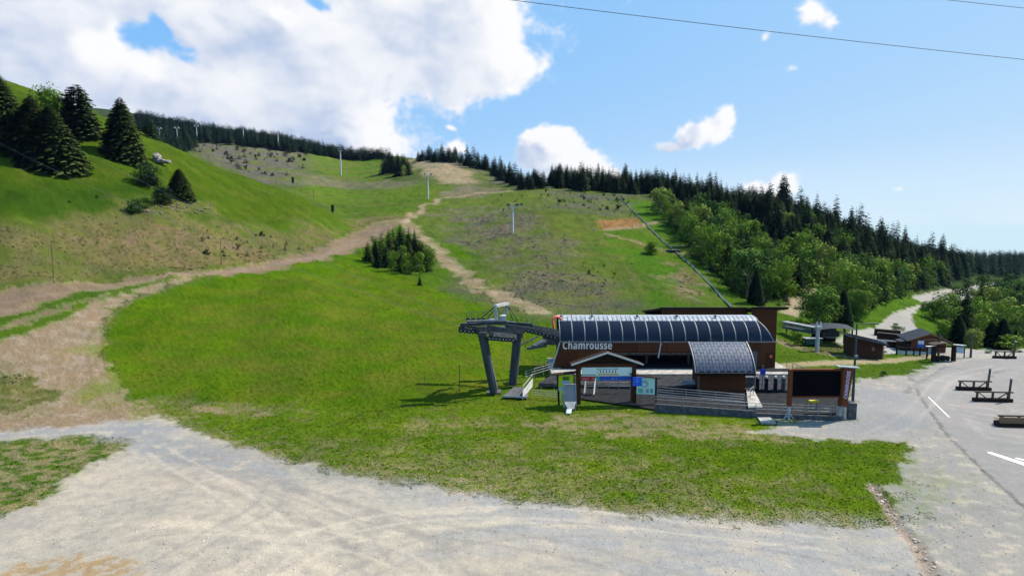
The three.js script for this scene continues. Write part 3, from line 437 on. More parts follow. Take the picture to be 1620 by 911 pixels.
const crowns = {
  big: [11, 12, 13].map((s, i) => spruceCrown(s, 40, 23, 8, { bare: 0.03, tip: [1.15, 1.12, 1.0], power: [0.72, 0.66, 0.8][i], ragged: 0.26, droop: 0.36 })),
  mid: [21, 22, 23, 24, 25, 26, 27].map((s, i) => spruceCrown(s, [17, 20, 14, 18, 16, 21, 13][i], [11, 12, 10, 11, 9, 13, 10][i], 6, { bare: [0.05, 0.03, 0.12, 0.05, 0.08, 0.04, 0.16][i], power: [0.8, 1.0, 0.55, 0.72, 0.9, 0.65, 0.5][i], ragged: [0.4, 0.35, 0.55, 0.45, 0.6, 0.4, 0.6][i], droop: [0.4, 0.5, 0.25, 0.4, 0.3, 0.45, 0.2][i] })),
  small: [31, 32, 33].map((s) => spruceCrown(s, 10, 8, 4, { bare: 0.03, power: 0.75, ragged: 0.4, droop: 0.35 })),
  tiny: [41, 42].map((s) => spruceCrown(s, 8, 6, 3, { bare: 0.03, power: 0.75, ragged: 0.4, droop: 0.35 })),
  round: [43].map((s) => spruceCrown(s, 9, 7, 4, { bare: 0.04, power: 0.5, ragged: 0.5, droop: 0.25 })),
  pine: [51].map((s) => spruceCrown(s, 26, 16, 9, { bare: 0.06, power: 0.42, ragged: 0.42, droop: 0.15 })),
  bushDense: [95, 96].map((s) => leafCrown(s, 26, 110, 0.030, { low: 0.0, shape: 0.55 })),
  leafBig: [61, 62].map((s) => leafCrown(s, 44, 84, 0.028, { low: 0.02, shape: 0.7 })),
  leaf: [71, 72, 73, 74].map((s, i) => leafCrown(s, [22, 18, 26, 20][i], 46, 0.036, { low: [0.03, 0.10, 0.0, 0.05][i], shape: [0.7, 0.9, 1.2, 0.8][i] })),
  bush: [81, 82, 83].map((s) => leafCrown(s, 12, 34, 0.055, { low: 0.0, shape: 0.6 })),
  bushSmall: [91, 92].map((s) => leafCrown(s, 5, 16, 0.10, { low: 0.0, shape: 0.6 })),
};
const trunks = { spruce: trunkGeo(0.022, 0.006, 0.9, 0, 1), leaf: trunkGeo(0.03, 0.018, 0.5, 5, 2), bush: trunkGeo(0.03, 0.02, 0.3, 3, 3) };
const treeStock = {};
// one tree of a kind (built once, then cloned): at a place, so many metres tall and wide
function tree(name, crownKey, variant, mat, p, h, w, turn, label, category, group) {
  const key = name + crownKey + variant + mat; let o = treeStock[key];
  if (!o) {
    o = treeStock[key] = new THREE.Group();
    const leafy = crownKey.startsWith('leaf'), bushy = crownKey.startsWith('bush');
    mesh('crown', crowns[crownKey][variant % crowns[crownKey].length], M[mat], o);
    mesh(bushy ? 'stem' : 'trunk', bushy ? trunks.bush : leafy ? trunks.leaf : trunks.spruce, leafy ? M.barkPale : M.bark, o);
  } else o = o.clone();
  o.userData = {}; o.name = numbered(name); o.position.set(p.x, p.y - 0.03 * h, p.z); o.scale.set(w, h, w); o.rotation.y = turn; scene.add(o);
  return tag(o, label, category, group);
}
const R4 = rng(404);
// words for where a tree stands and how it looks, so that its label leads to it
const seenAt = (p) => 810 + 990 * p.x / -p.z;
const which = (u, list) => { for (const [lim, s] of list) if (u < lim) return s; return list[list.length - 1][1]; };
const size = (h, a, b) => h < a ? 'small' : h < b ? 'middling' : 'tall';
const TONE = { leaf: 'mid green', leafPale: 'pale green', leafDeep: 'deep green', leafBright: 'bright green', leafDark: 'dark green' };
// by the foot (u, v) and the top v seen in the photograph, width in picture points
function treeAt(name, crown, variant, mat, u, v, top, wpx, label, category, group) {
  const p = on(u, v), d = -p.z, [, sy] = ray(u, top);
  return tree(name, crown, variant, mat, p, Math.max(0.4, EYE + sy * d - p.y), wpx / 1000 * d, R4() * 6.28, label, category, group);
}
// left hill, near: one by one
treeAt('spruce_tree', 'big', 1, 'spruceWarm', 0, 228, 108, 92, 'tall dark spruce cut off by the left edge of the picture', 'tree');
treeAt('spruce_tree', 'big', 2, 'spruceWarm', 52, 238, 146, 92, 'dark spruce second from the left edge on the hill, its tip above the broad one', 'tree');
treeAt('spruce_tree', 'big', 0, 'spruceWarm', 82, 260, 164, 104, 'broad bushy spruce lowest of the big trees on the left hill', 'tree');
treeAt('pine_tree', 'pine', 0, 'pine', 124, 216, 131, 66, 'rounded green pine between the broad spruce and the lone spruce', 'tree');
treeAt('spruce_tree', 'big', 1, 'spruceWarm', 194, 249, 150, 70, 'lone conical spruce rightmost of the big trees on the left hill', 'tree');
treeAt('broadleaf_tree', 'leafBig', 0, 'leafBright', 78, 205, 134, 56, 'light green broadleaf tree showing behind the dark spruces', 'tree');
treeAt('juniper_bush', 'bushDense', 0, 'juniper', 234, 294, 258, 46, 'dark bushy young conifer below the grey rock on the left hill', 'shrub');
treeAt('spruce_sapling', 'big', 1, 'spruceWarm', 284, 312, 264, 46, 'small cone-shaped spruce rightmost on the left hill', 'shrub');
treeAt('juniper_bush', 'bushDense', 1, 'juniper', 258, 322, 291, 36, 'low dark bush at the foot of the small cone-shaped spruce', 'shrub');
treeAt('leafy_bush', 'bushDense', 0, 'leafDark', 213, 338, 314, 32, 'green leafy bush lowest on the left hill', 'shrub');
treeAt('leafy_bush', 'bushDense', 1, 'leafDeep', 226, 328, 308, 34, 'paler leafy bush touching the lowest bush on the left hill', 'shrub');
// grove on the edge of the bowl
{
  const con = [[582, 414, 381, 22], [594, 410, 376, 22], [604, 418, 366, 26], [615, 405, 361, 22], [622, 398, 356, 24], [633, 402, 356, 24], [640, 396, 362, 22], [647, 400, 358, 24], [656, 405, 360, 24], [662, 412, 372, 22], [611, 424, 388, 26], [628, 418, 378, 26], [645, 416, 380, 26], [668, 420, 380, 22], [598, 424, 392, 24], [655, 428, 396, 24], [635, 432, 398, 22], [674, 428, 396, 20]];
  con.forEach(([u, v, t, w], i) => treeAt('spruce_tree', 'mid', i, i % 3 ? 'spruce' : 'spruceWarm', u, v, t - 3, w + 3, `dark spruce ${v < 408 ? 'at the back' : v < 420 ? 'in the middle' : 'at the front'} of the small grove on the bowl edge, ${u < 606 ? 'left side' : u < 645 ? 'centre' : 'right side'}`, 'tree', 'spruces of the small grove'));
  const dec = [[622, 432, 396, 26], [612, 422, 400, 24], [644, 436, 400, 22], [664, 436, 398, 26], [678, 430, 386, 26], [684, 424, 392, 20], [636, 420, 388, 22], [668, 408, 384, 22], [592, 402, 372, 16]];
  dec.forEach(([u, v, t, w], i) => treeAt('broadleaf_tree', 'leaf', i, i % 2 ? 'leaf' : 'leafBright', u, v, t, w, `fresh green broadleaf tree ${v < 423 ? 'inside' : 'at the front of'} the small grove, ${u < 620 ? 'left side' : u < 650 ? 'centre' : u < 672 ? 'right of centre' : 'right end'}`, 'tree', 'broadleaf trees of the small grove'));
  treeAt('spruce_sapling', 'mid', 1, 'spruceWarm', 664, 453, 434, 12, 'single little conifer standing below the small grove', 'shrub');
}
// clumps and skyline rows in the middle distance
{
  const r = rng(55), row = (n, u0, u1, base, h0, h1, w, label, group, mat = 'spruce', crown = 'mid') => { for (let i = 0; i < n; i++) { const f = (i + 0.8 * r()) / n, u = lerp(u0, u1, f), v = base(u) + (r() - 0.5) * 5, h = lerp(h0, h1, r()); treeAt(crown === 'leaf' ? 'broadleaf_tree' : 'spruce_tree', crown, i, mat, u, v, v - h * 1.12, w * (1.0 + 0.6 * r()), `${h < lerp(h0, h1, 0.4) ? 'short' : h < lerp(h0, h1, 0.75) ? 'middling' : 'tall'} ${label}${f < 0.34 ? ', left third' : f < 0.67 ? ', middle third' : ', right third'}`, 'tree', group); } };
  row(9, 606, 648, (u) => 274 + (u - 606) * 0.12, 22, 36, 15, 'dark conifer in the clump beside the bare tan patch', 'conifers of the clump by the tan patch');
  row(5, 612, 640, () => 262, 16, 24, 13, 'dark conifer in the clump beside the bare tan patch', 'conifers of the clump by the tan patch');
  treeAt('broadleaf_tree', 'leaf', 1, 'leafPale', 638, 281, 262, 14, 'pale green small tree at the foot of the clump by the tan patch', 'tree');
  row(17, 660, 745, (u) => crest(u) + 3, 15, 26, 15, 'conifer on the skyline above the bare tan patch', 'conifers on the skyline above the tan patch');
  row(22, 735, 862, (u) => crest(u) + 4, 20, 34, 15, 'conifer in the row descending the skyline to the white cloud', 'conifers running down the skyline');
  row(10, 790, 860, (u) => crest(u) + 8, 18, 28, 15, 'conifer in the row descending the skyline to the white cloud', 'conifers running down the skyline');
  treeAt('spruce_tree', 'mid', 1, 'spruce', 844, 291, 262, 17, 'single spruce standing out below the end of the skyline row', 'tree');
}
const leafy0 = [[1050, 345], [1120, 372], [1200, 400], [1290, 440], [1370, 466], [1420, 474], [1375, 492], [1340, 506], [1320, 478], [1280, 462], [1240, 480], [1185, 474], [1140, 438], [1100, 408], [1070, 372]];
// forest on the right-hand ridge: conifers along the crest, broadleaf trees below
function scatterIn(poly, gap, most, seed, fn, plan) {        // places in plan, no nearer than gap(p) to each other; corners by picture point or, with plan, by picture x and depth
  const P = poly.map(([u, v]) => { if (plan) return [(u - 810) / 990 * v, -v]; const p = at(u, v); return [p.x, p.z]; }), xs = P.map((p) => p[0]), zs = P.map((p) => p[1]), z = { P, half: null }, r = rng(seed), got = [];
  for (let i = 0; i < most * 60 && got.length < most; i++) { const x = lerp(Math.min(...xs), Math.max(...xs), r()), y = lerp(Math.min(...zs), Math.max(...zs), r()); if (inside(z, x, y) < 0) continue; const g = gap(Math.hypot(x, y), r); if (got.some((q) => (q[0] - x) ** 2 + (q[1] - y) ** 2 < g * g)) continue; got.push([x, y]); fn(new THREE.Vector3(x, groundY(x, y), y), r, got.length); }
  return got.length;
}
{
  const crest = [[868, 312], [930, 304], [1000, 298], [1040, 296], [1100, 280], [1150, 272], [1210, 275], [1215, 238], [1150, 240], [1100, 250], [1040, 268], [1000, 274], [930, 278], [868, 290]];
  const n1 = scatterIn(crest, (d, r) => 1.6 + 5.5 * r() ** 2, 88, 61, (p, r, i) => tree('spruce_tree', 'mid', i, i % 5 ? 'spruce' : 'pine', p, 6.5 + 7.5 * r() ** 1.2 + (p.x > 75 ? 1.5 : 0), 5.2 + 3.2 * r(), r() * 6.28, `dark spruce ${p.z < -285 ? 'at the back' : 'at the front'} of the crest row ${which(seenAt(p), [[900, 'left end by the white cloud'], [950, 'left of the slide track top'], [1000, 'above the slide track top'], [1050, 'just right of the slide track'], [1100, 'above the palest broadleaf trees'], [1160, 'at the notch of the skyline'], [2000, 'below the small right cloud']])}`, 'tree', 'spruces along the right-hand crest'), true);
  const crest2 = [[1205, 285], [1250, 290], [1300, 302], [1330, 310], [1400, 335], [1450, 385], [1500, 410], [1530, 400], [1520, 330], [1480, 256], [1450, 220], [1400, 194], [1330, 184], [1300, 188], [1250, 196], [1205, 208]];
  const n2 = scatterIn(crest2, (d, r) => 2.5 + 5 * r(), 120, 62, (p, r, i) => tree('spruce_tree', 'mid', i, 'spruce', p, 8.5 + 12.5 * r() ** 1.4, 6.2 + 4 * r(), r() * 6.28, `dark spruce ${-p.z > 300 ? 'on the skyline' : -p.z > 250 ? 'in the middle' : 'on the lower edge'} of the dense ridge forest ${which(seenAt(p), [[1240, 'at its left end'], [1290, 'below the small right cloud'], [1340, 'above the big round tree'], [1390, 'above the dark brown hut'], [1440, 'above the road bend'], [2000, 'at its right end']])}`, 'tree', 'spruces of the right-hand ridge forest'), true);
  const leafy = [[1035, 328], [1120, 352], [1200, 384], [1290, 428], [1370, 456], [1430, 466], [1420, 474], [1378, 490], [1345, 504], [1322, 474], [1328, 446], [1280, 456], [1240, 478], [1185, 470], [1140, 432], [1105, 404], [1070, 368], [1045, 345]];
  const n3 = scatterIn(leafy, (d, r) => 3.2 + 2.4 * r(), 190, 63, (p, r, i) => { const h = 3.5 + 6.8 * r(), m = ['leaf', 'leafDark', 'leafDeep', 'leafPale', 'leafBright', 'leafDeep', 'leafBright', 'leafDark'][i % 8]; tree('broadleaf_tree', 'leaf', i, m, p, h, h * (0.6 + 0.5 * r()), r() * 6.28, `${size(h, 5.4, 8)} ${TONE[m]} broadleaf tree on the slope ${which(seenAt(p), [[1080, 'beside the slide track'], [1130, 'right of the slide track'], [1190, 'above the left of the timber hall'], [1250, 'above the right of the timber hall'], [1310, 'above the big round tree'], [1370, 'above the second lift'], [1410, 'above the road'], [2000, 'at the far road bend']])}`, 'tree', 'broadleaf trees of the right-hand slope'); });
  scatterIn([[1215, 232], [1300, 228], [1400, 240], [1470, 290], [1490, 262], [1400, 200], [1330, 190], [1250, 200]], () => 9, 22, 89, (p, r, i) => { const h = 6 + 5 * r(), m = ['leafBright', 'leaf', 'leafPale', 'leafDeep'][i % 4]; tree('broadleaf_tree', 'leaf', i, m, p, h, h * 0.8, r() * 6.28, `${TONE[m]} broadleaf tree among the dark spruces of the ridge ${which(seenAt(p), [[1290, 'below the small right cloud'], [1360, 'above the big round tree'], [1420, 'above the road bend'], [2000, 'at its right end']])}`, 'tree', 'broadleaf trees among the ridge spruces'); }, true);
  const n4 = scatterIn(leafy, () => 8, 32, 64, (p, r, i) => tree('spruce_tree', 'mid', i, 'spruce', p, 8 + 5 * r(), 4.5 + 2 * r(), r() * 6.28, `dark spruce among the broadleaf trees ${which(seenAt(p), [[1110, 'beside the slide track'], [1190, 'above the left of the timber hall'], [1260, 'above the right of the timber hall'], [1320, 'above the big round tree'], [1380, 'above the second lift'], [2000, 'near the road']])}`, 'tree', 'spruces among the broadleaf trees'));
  const valley = [[1475, 480], [1500, 470], [1560, 462], [1640, 455], [1720, 460], [1720, 545], [1620, 545], [1540, 545], [1500, 530], [1495, 505]];
  const n5 = scatterIn(valley, () => 4.5, 75, 65, (p, r, i) => { const h = 4 + 5 * r(), m = ['leafDeep', 'leaf', 'leafDark', 'leafPale'][i % 4]; tree('broadleaf_tree', 'leaf', i, m, p, h, h * (0.8 + 0.35 * r()), r() * 6.28, `${size(h, 5.5, 7.5)} ${TONE[m]} broadleaf tree in the hollow ${which(seenAt(p), [[1510, 'inside the road bend'], [1550, 'behind the chalet'], [1590, 'behind the two dark spruces'], [2000, 'near the right edge']])}`, 'tree', 'broadleaf trees in the hollow beyond the car park'); });
  const n6 = scatterIn(valley, () => 11, 11, 66, (p, r, i) => tree('spruce_tree', 'mid', i, 'spruce', p, 8 + 5 * r(), 4.5 + 1.5 * r(), r() * 6.28, `dark spruce in the hollow beyond the car park ${which(seenAt(p), [[1530, 'inside the road bend'], [1580, 'behind the two big spruces'], [2000, 'near the right edge']])}`, 'tree', 'spruces in the hollow beyond the car park'));
  console.log('forest', n1, n2, n3, n4, n5, n6);
  treeAt('broadleaf_tree', 'leafBig', 0, 'leafDeep', 1293, 518, 452, 74, 'big round broadleaf tree right of the wooden hall', 'tree');
  treeAt('spruce_tree', 'big', 0, 'spruce', 1334, 514, 455, 34, 'dark spruce beside the big round broadleaf tree', 'tree');
  treeAt('broadleaf_tree', 'leafBig', 1, 'leafDeep', 1356, 508, 458, 42, 'broadleaf tree leaning against the dark spruce by the road', 'tree');
  treeAt('spruce_tree', 'big', 2, 'spruce', 1196, 482, 420, 30, 'dark spruce standing alone above the roof of the wooden hall', 'tree');
  treeAt('spruce_tree', 'big', 1, 'spruce', 1516, 546, 496, 34, 'dark spruce left of the pair beyond the car park', 'tree');
  treeAt('spruce_tree', 'big', 2, 'spruce', 1528, 520, 462, 40, 'dark spruce highest on the near side of the road bend', 'tree');
  treeAt('spruce_tree', 'big', 0, 'spruce', 1568, 552, 504, 36, 'dark spruce at the far edge of the car park, left of two', 'tree');
  treeAt('spruce_tree', 'big', 1, 'spruce', 1586, 553, 500, 40, 'dark spruce at the far edge of the car park, right of two', 'tree');
  treeAt('broadleaf_tree', 'leafBig', 1, 'leafBright', 1494, 540, 506, 34, 'light green tree behind the chalet at the car park', 'tree');
  treeAt('broadleaf_tree', 'leafBig', 0, 'leafPale', 1542, 552, 520, 30, 'pale half-bare tree between the dark spruces by the car park', 'tree');
  treeAt('broadleaf_tree', 'leafBig', 0, 'leafDeep', 1478, 508, 474, 44, 'round tree on the inside of the road bend', 'tree');
  treeAt('broadleaf_tree', 'leafBig', 1, 'leaf', 1031, 402, 380, 26, 'round bush-like tree beside the slide track', 'tree');
}
// far woods, one mass each
function wood(name, polys, n, seed, h0, h1, w, mat, label, plan) {
  const r = rng(seed), list = [];
  for (const poly of polys) scatterIn(poly, (d, q) => 1.5 + 4 * q() ** 2, n, seed + list.length, (p) => list.push(p), plan);
  const m = new THREE.InstancedMesh(plan ? crowns.mid[name === 'crest_forest' ? 3 : 1] : crowns.round[0], M[mat], list.length), q = new THREE.Quaternion(), c = new THREE.Color();
  list.forEach((p, i) => { const h = lerp(h0, h1, r()), ww = w * (0.75 + 0.5 * r()); m.setMatrixAt(i, new THREE.Matrix4().compose(p.setY(p.y - 0.3), q.setFromAxisAngle(new THREE.Vector3(0, 1, 0), r() * 6.28), new THREE.Vector3(ww, h, ww))); const s = 0.7 + 0.7 * r(); m.setColorAt(i, c.setRGB(s, s * (0.95 + 0.1 * r()), s)); });
  m.name = name; m.castShadow = m.receiveShadow = true; scene.add(m); tag(m, label, null, null, 'stuff');
}
wood('crest_forest', [[[868, 318], [930, 310], [1000, 304], [1040, 302], [1100, 286], [1150, 278], [1210, 280], [1215, 240], [1150, 244], [1100, 258], [1040, 280], [1000, 284], [930, 290], [868, 296]]], 260, 68, 6, 12, 6, 'spruce', 'dense dark conifers filling the back rows of the right-hand crest', true);
wood('ridge_forest', [[[1205, 300], [1250, 305], [1330, 330], [1400, 360], [1450, 420], [1530, 440], [1530, 400], [1500, 330], [1450, 226], [1400, 200], [1330, 190], [1250, 202], [1205, 216]]], 760, 69, 7, 13, 7.5, 'spruce', 'dense dark spruce forest filling the back of the right-hand ridge', true);
wood('far_forest', [[[215, 183], [300, 198], [380, 212], [380, 232], [310, 226], [230, 222], [215, 205]], [[380, 212], [450, 224], [540, 243], [620, 249], [610, 252], [520, 248], [450, 240], [380, 232]]], 760, 71, 3, 10.5, 7.5, 'farSpruce', 'dark conifer forest on the distant ridge behind the grey scrub');
wood('distant_forest', [[[1500, 414], [1560, 412], [1620, 410], [1720, 412], [1720, 436], [1620, 440], [1540, 438], [1500, 425]]], 700, 75, 8, 14, 7, 'farSpruce', 'bluish forest on the farthest ridge at the right');
// dark shrubs dotted over the grey scrub and the right-hand slope
{
  const dot = (poly, n, seed, h0, h1, label, group, name = 'dwarf_conifer') => scatterIn(poly, () => 2.2, n, seed, (p, r, i) => { const h = lerp(h0, h1, r() ** 2); tree(name, i % 3 ? 'tiny' : 'bushSmall', i, 'juniper', p, h, h * (0.9 + 0.5 * r()), r() * 6.28, label.replace('small dark conifer', `${h < 1.6 ? 'tiny' : h < 2.8 ? 'small' : 'larger'} dark ${i % 3 ? 'pointed' : 'rounded'} conifer ${seenAt(p) < 350 ? 'left' : seenAt(p) < 420 ? 'centre' : 'right'}`).replace(/^(\S+ \S+ \S+ \S+) (left|centre|right) dotted over the grey scrub/, '$1 at the $2 of the grey scrub').replace('leafy bush on the forest edge above the wooden hall', `${h < 2 ? 'low' : 'taller'} leafy bush on the forest edge ${which(seenAt(p), [[1140, 'beside the slide track'], [1190, 'at the lone dark spruce'], [1240, 'right of the lone dark spruce'], [2000, 'by the sandy path']])}`), 'shrub', group); });
  dot([[285, 235], [340, 226], [480, 236], [490, 262], [440, 285], [400, 278], [330, 252]], 130, 81, 1.0, 4.6, 'small dark conifer dotted over the grey scrub', 'small conifers on the grey scrub');
  dot([[870, 305], [1000, 312], [1000, 345], [940, 335], [880, 325]], 60, 82, 0.6, 2.2, 'low dark shrub on the grey upper slope below the crest', 'shrubs below the right-hand crest', 'juniper_bush');
  dot([[920, 415], [970, 420], [980, 450], [930, 450]], 16, 83, 0.4, 1.2, 'low dark shrub halfway down the right-hand slope', 'shrubs halfway down the right-hand slope', 'juniper_bush');
  dot([[760, 305], [860, 300], [900, 330], [800, 345]], 24, 84, 0.5, 1.5, 'tiny dark shrub on the slope by the lift pylon', 'shrubs by the lift pylon', 'juniper_bush');
  scatterIn(leafy0, (d, r) => 2.6, 110, 88, (p, r, i) => { const h = 1.6 + 2.4 * r(), m = ['leafDeep', 'leaf', 'leafDark', 'leafPale'][i % 4]; tree('leafy_bush', 'bush', i, m, p, h, h * (1 + 0.6 * r()), r() * 6.28, `${h < 2.8 ? 'low' : 'tall'} ${TONE[m]} bush among the trees ${which(seenAt(p), [[1090, 'beside the slide track'], [1150, 'right of the slide track'], [1210, 'above the left of the timber hall'], [1270, 'above the right of the timber hall'], [1330, 'above the big round tree'], [2000, 'near the road']])}`, 'shrub', 'bushes of the wooded slope'); });
  dot([[1090, 405], [1180, 440], [1250, 480], [1320, 505], [1250, 488], [1170, 468]], 40, 85, 1.2, 3.5, 'leafy bush on the forest edge above the wooden hall', 'bushes on the forest edge', 'juniper_bush');
  dot([[300, 380], [420, 372], [480, 392], [420, 408], [330, 412]], 26, 86, 0.5, 1.6, 'low scraggy brush on the eroded bank at the foot of the left hill', 'brush on the eroded bank', 'scraggy_brush');
  dot([[60, 300], [230, 285], [330, 330], [200, 338], [60, 332]], 14, 87, 0.3, 0.8, 'small dark tussock on the left hill below the big spruces', 'dark tussocks on the left hill', 'tussock');
}
// ---------------------------------------------------------------- shapes and materials for built things
const V = (x, y, z) => new THREE.Vector3(x, y, z);
function metres(g) { const p = g.attributes.position, n = g.attributes.normal, u = new Float32Array(p.count * 2); for (let i = 0; i < p.count; i++) { const ax = Math.abs(n.getX(i)), ay = Math.abs(n.getY(i)), az = Math.abs(n.getZ(i)); u[i * 2] = ax > az && ax > ay ? p.getZ(i) : p.getX(i); u[i * 2 + 1] = ay > ax && ay > az ? p.getZ(i) : p.getY(i); } g.setAttribute('uv', new THREE.BufferAttribute(u, 2)); return g; }
const bx = (x0, x1, y0, y1, z0, z1) => metres(new THREE.BoxGeometry(Math.abs(x1 - x0), Math.abs(y1 - y0), Math.abs(z1 - z0)).translate((x0 + x1) / 2, (y0 + y1) / 2, (z0 + z1) / 2));
function along(g, p, q) { g.applyQuaternion(new THREE.Quaternion().setFromUnitVectors(V(0, 1, 0), q.clone().sub(p).normalize())); return g.translate((p.x + q.x) / 2, (p.y + q.y) / 2, (p.z + q.z) / 2); }
const bar = (p, q, r = 0.04, s = 6, r2 = r) => along(new THREE.CylinderGeometry(r2, r, p.distanceTo(q), s), p, q);
function beam(p, q, w, h = w) {                              // box from p to q, its h kept as upright as it can be
  const l = p.distanceTo(q), d = q.clone().sub(p).normalize(), up = Math.abs(d.y) > 0.95 ? V(0, 0, 1) : V(0, 1, 0), s = V().crossVectors(d, up).normalize(), t = V().crossVectors(s, d);
  const g = metres(new THREE.BoxGeometry(w, l, h)); return g.applyMatrix4(new THREE.Matrix4().makeBasis(s, d, t)).translate((p.x + q.x) / 2, (p.y + q.y) / 2, (p.z + q.z) / 2);
}
function prism(pts, y0, y1) { const s = new THREE.Shape(pts.map(([x, z]) => new THREE.Vector2(x, -z))); const g = new THREE.ExtrudeGeometry(s, { depth: y1 - y0, bevelEnabled: false }); return metres(g.rotateX(-Math.PI / 2).translate(0, y0, 0)); }
const std = (r, g, b, rough = 0.8, metal = 0, o = {}) => new THREE.MeshPhysicalMaterial({ specularIntensity: metal > 0 ? 1 : 0.35, color: new THREE.Color(r, g, b), roughness: rough, metalness: metal, ...o });
const grain = tile(256, (u, v) => fbm(u * 4, v * 60, 4) + 0.5 * noise(u * 9 + 4, v * 110)), boards = new Float32Array(256 * 256).map((_, i) => { const y = (i / 256) | 0, k = y % 32; return k < 2 ? -1.6 : Math.sin(((y / 32) | 0) * 12.9) * 0.5; });
const tWood = (n) => texture(256, (i) => { const g = 190 + 20 * grain[i] + n * 30 * boards[i]; return [g, g - 2, g - 5]; }, true, 0.62);
const bumpWood = texture(256, (i) => { const g = 140 + 14 * grain[i] + 60 * boards[i]; return [g, g, g]; }, false, 0.62);
const wear = tile(256, (u, v) => fbm(u * 5, v * 5, 6)), tWear = (a) => texture(256, (i) => { const g = 215 + a * wear[i]; return [g, g, g]; }, true, 0.33);
const K = { darkBlue: std(0.012, 0.014, 0.025, 0.9, 0, { specularIntensity: 0.1 }), ribs: std(0.26, 0.265, 0.27, 0.6, 0.1), wire: std(0.10, 0.11, 0.13, 0.7),
  wood: std(0.165, 0.058, 0.023, 0.9, 0, { map: tWood(1), bumpMap: bumpWood, bumpScale: 0.012 }), woodOrange: std(0.30, 0.085, 0.024, 0.7, 0, { map: tWood(0.25) }), woodDark: std(0.05, 0.027, 0.017, 0.9, 0, { map: tWood(0.4) }), woodGrey: std(0.17, 0.145, 0.115, 0.9, 0, { map: tWood(0.3) }), woodRaw: std(0.36, 0.235, 0.14, 0.85, 0, { map: tWood(0.2) }),
  concrete: std(0.52, 0.48, 0.42, 0.95, 0, { map: tWear(14) }), concreteGrey: std(0.13, 0.13, 0.135, 0.95, 0, { map: tWear(16) }), bitumen: std(0.040, 0.040, 0.044, 0.92, 0, { map: tWear(20) }), bitumenDark: std(0.019, 0.019, 0.021, 0.92, 0, { map: tWear(24) }),
  glass: new THREE.MeshPhysicalMaterial({ color: new THREE.Color(0.006, 0.009, 0.022), roughness: 0.12, metalness: 0, specularIntensity: 0.6 }), zinc: std(0.46, 0.49, 0.52, 0.55, 0.1, { map: tWear(12) }), zincTile: std(0.080, 0.112, 0.175, 0.55, 0.1, { map: tWear(10) }), trim: std(0.55, 0.54, 0.51, 0.6), galva: std(0.40, 0.41, 0.42, 0.5, 0.5, { map: tWear(14) }), galvaPale: std(0.62, 0.63, 0.63, 0.6, 0.15, { map: tWear(10) }), steel: std(0.060, 0.072, 0.085, 0.6, 0.2, { map: tWear(22) }), steelMid: std(0.13, 0.145, 0.16, 0.55, 0.3, { map: tWear(18) }), black: std(0.012, 0.012, 0.013, 0.6), rubber: std(0.02, 0.02, 0.022, 0.9), white: std(0.78, 0.78, 0.76, 0.5, 0, { map: tWear(8) }), red: std(0.50, 0.025, 0.02, 0.5), blue: std(0.015, 0.10, 0.52, 0.45), coral: std(0.75, 0.16, 0.09, 0.5), yellow: std(0.70, 0.55, 0.04, 0.5), roofDark: std(0.035, 0.040, 0.050, 0.65, 0, { map: tWear(16) }), roofBlue: std(0.17, 0.20, 0.26, 0.6, 0, { map: tWear(12) }), greenBox: std(0.03, 0.085, 0.07, 0.6), letters: std(0.72, 0.70, 0.66, 0.5), screen: new THREE.MeshPhysicalMaterial({ color: new THREE.Color(0.003, 0.003, 0.004), roughness: 0.6, specularIntensity: 0.05 }), paint: std(0.80, 0.80, 0.78, 0.8), rock: std(0.36, 0.33, 0.30, 0.95, 0, { map: tWear(26) }),
};
function picture(w, h, draw) { const c = document.createElement('canvas'); c.width = w; c.height = h; draw(c.getContext('2d'), w, h); const t = new THREE.CanvasTexture(c); t.colorSpace = THREE.SRGBColorSpace; t.magFilter = THREE.LinearFilter; return new THREE.MeshStandardMaterial({ map: t, roughness: 0.6 }); }
const panel = (w, h, d = 0.03) => new THREE.BoxGeometry(w, h, d);
const font = await new FontLoader().loadAsync('fonts/droid/droid_sans_bold.typeface.json');
function words(s, size, depth, width) { const g = new TextGeometry(s, { font, size, depth, curveSegments: 4, bevelEnabled: false }); g.computeBoundingBox(); const b = g.boundingBox; g.translate(-b.min.x, -b.min.y, 0); if (width) g.scale(width / (b.max.x - b.min.x), 1, 1); return g; }

const planks = [[1, 1, 1], [0.82, 0.78, 0.76], [1.18, 1.2, 1.2], [0.95, 1.02, 1.1]].map(([r, g, b], i) => { const m = K.wood.clone(); m.color.setRGB(0.165 * r, 0.058 * g, 0.023 * b); return m; }); const plank = (i) => planks[(i * 7 + (i >> 2)) % 4];
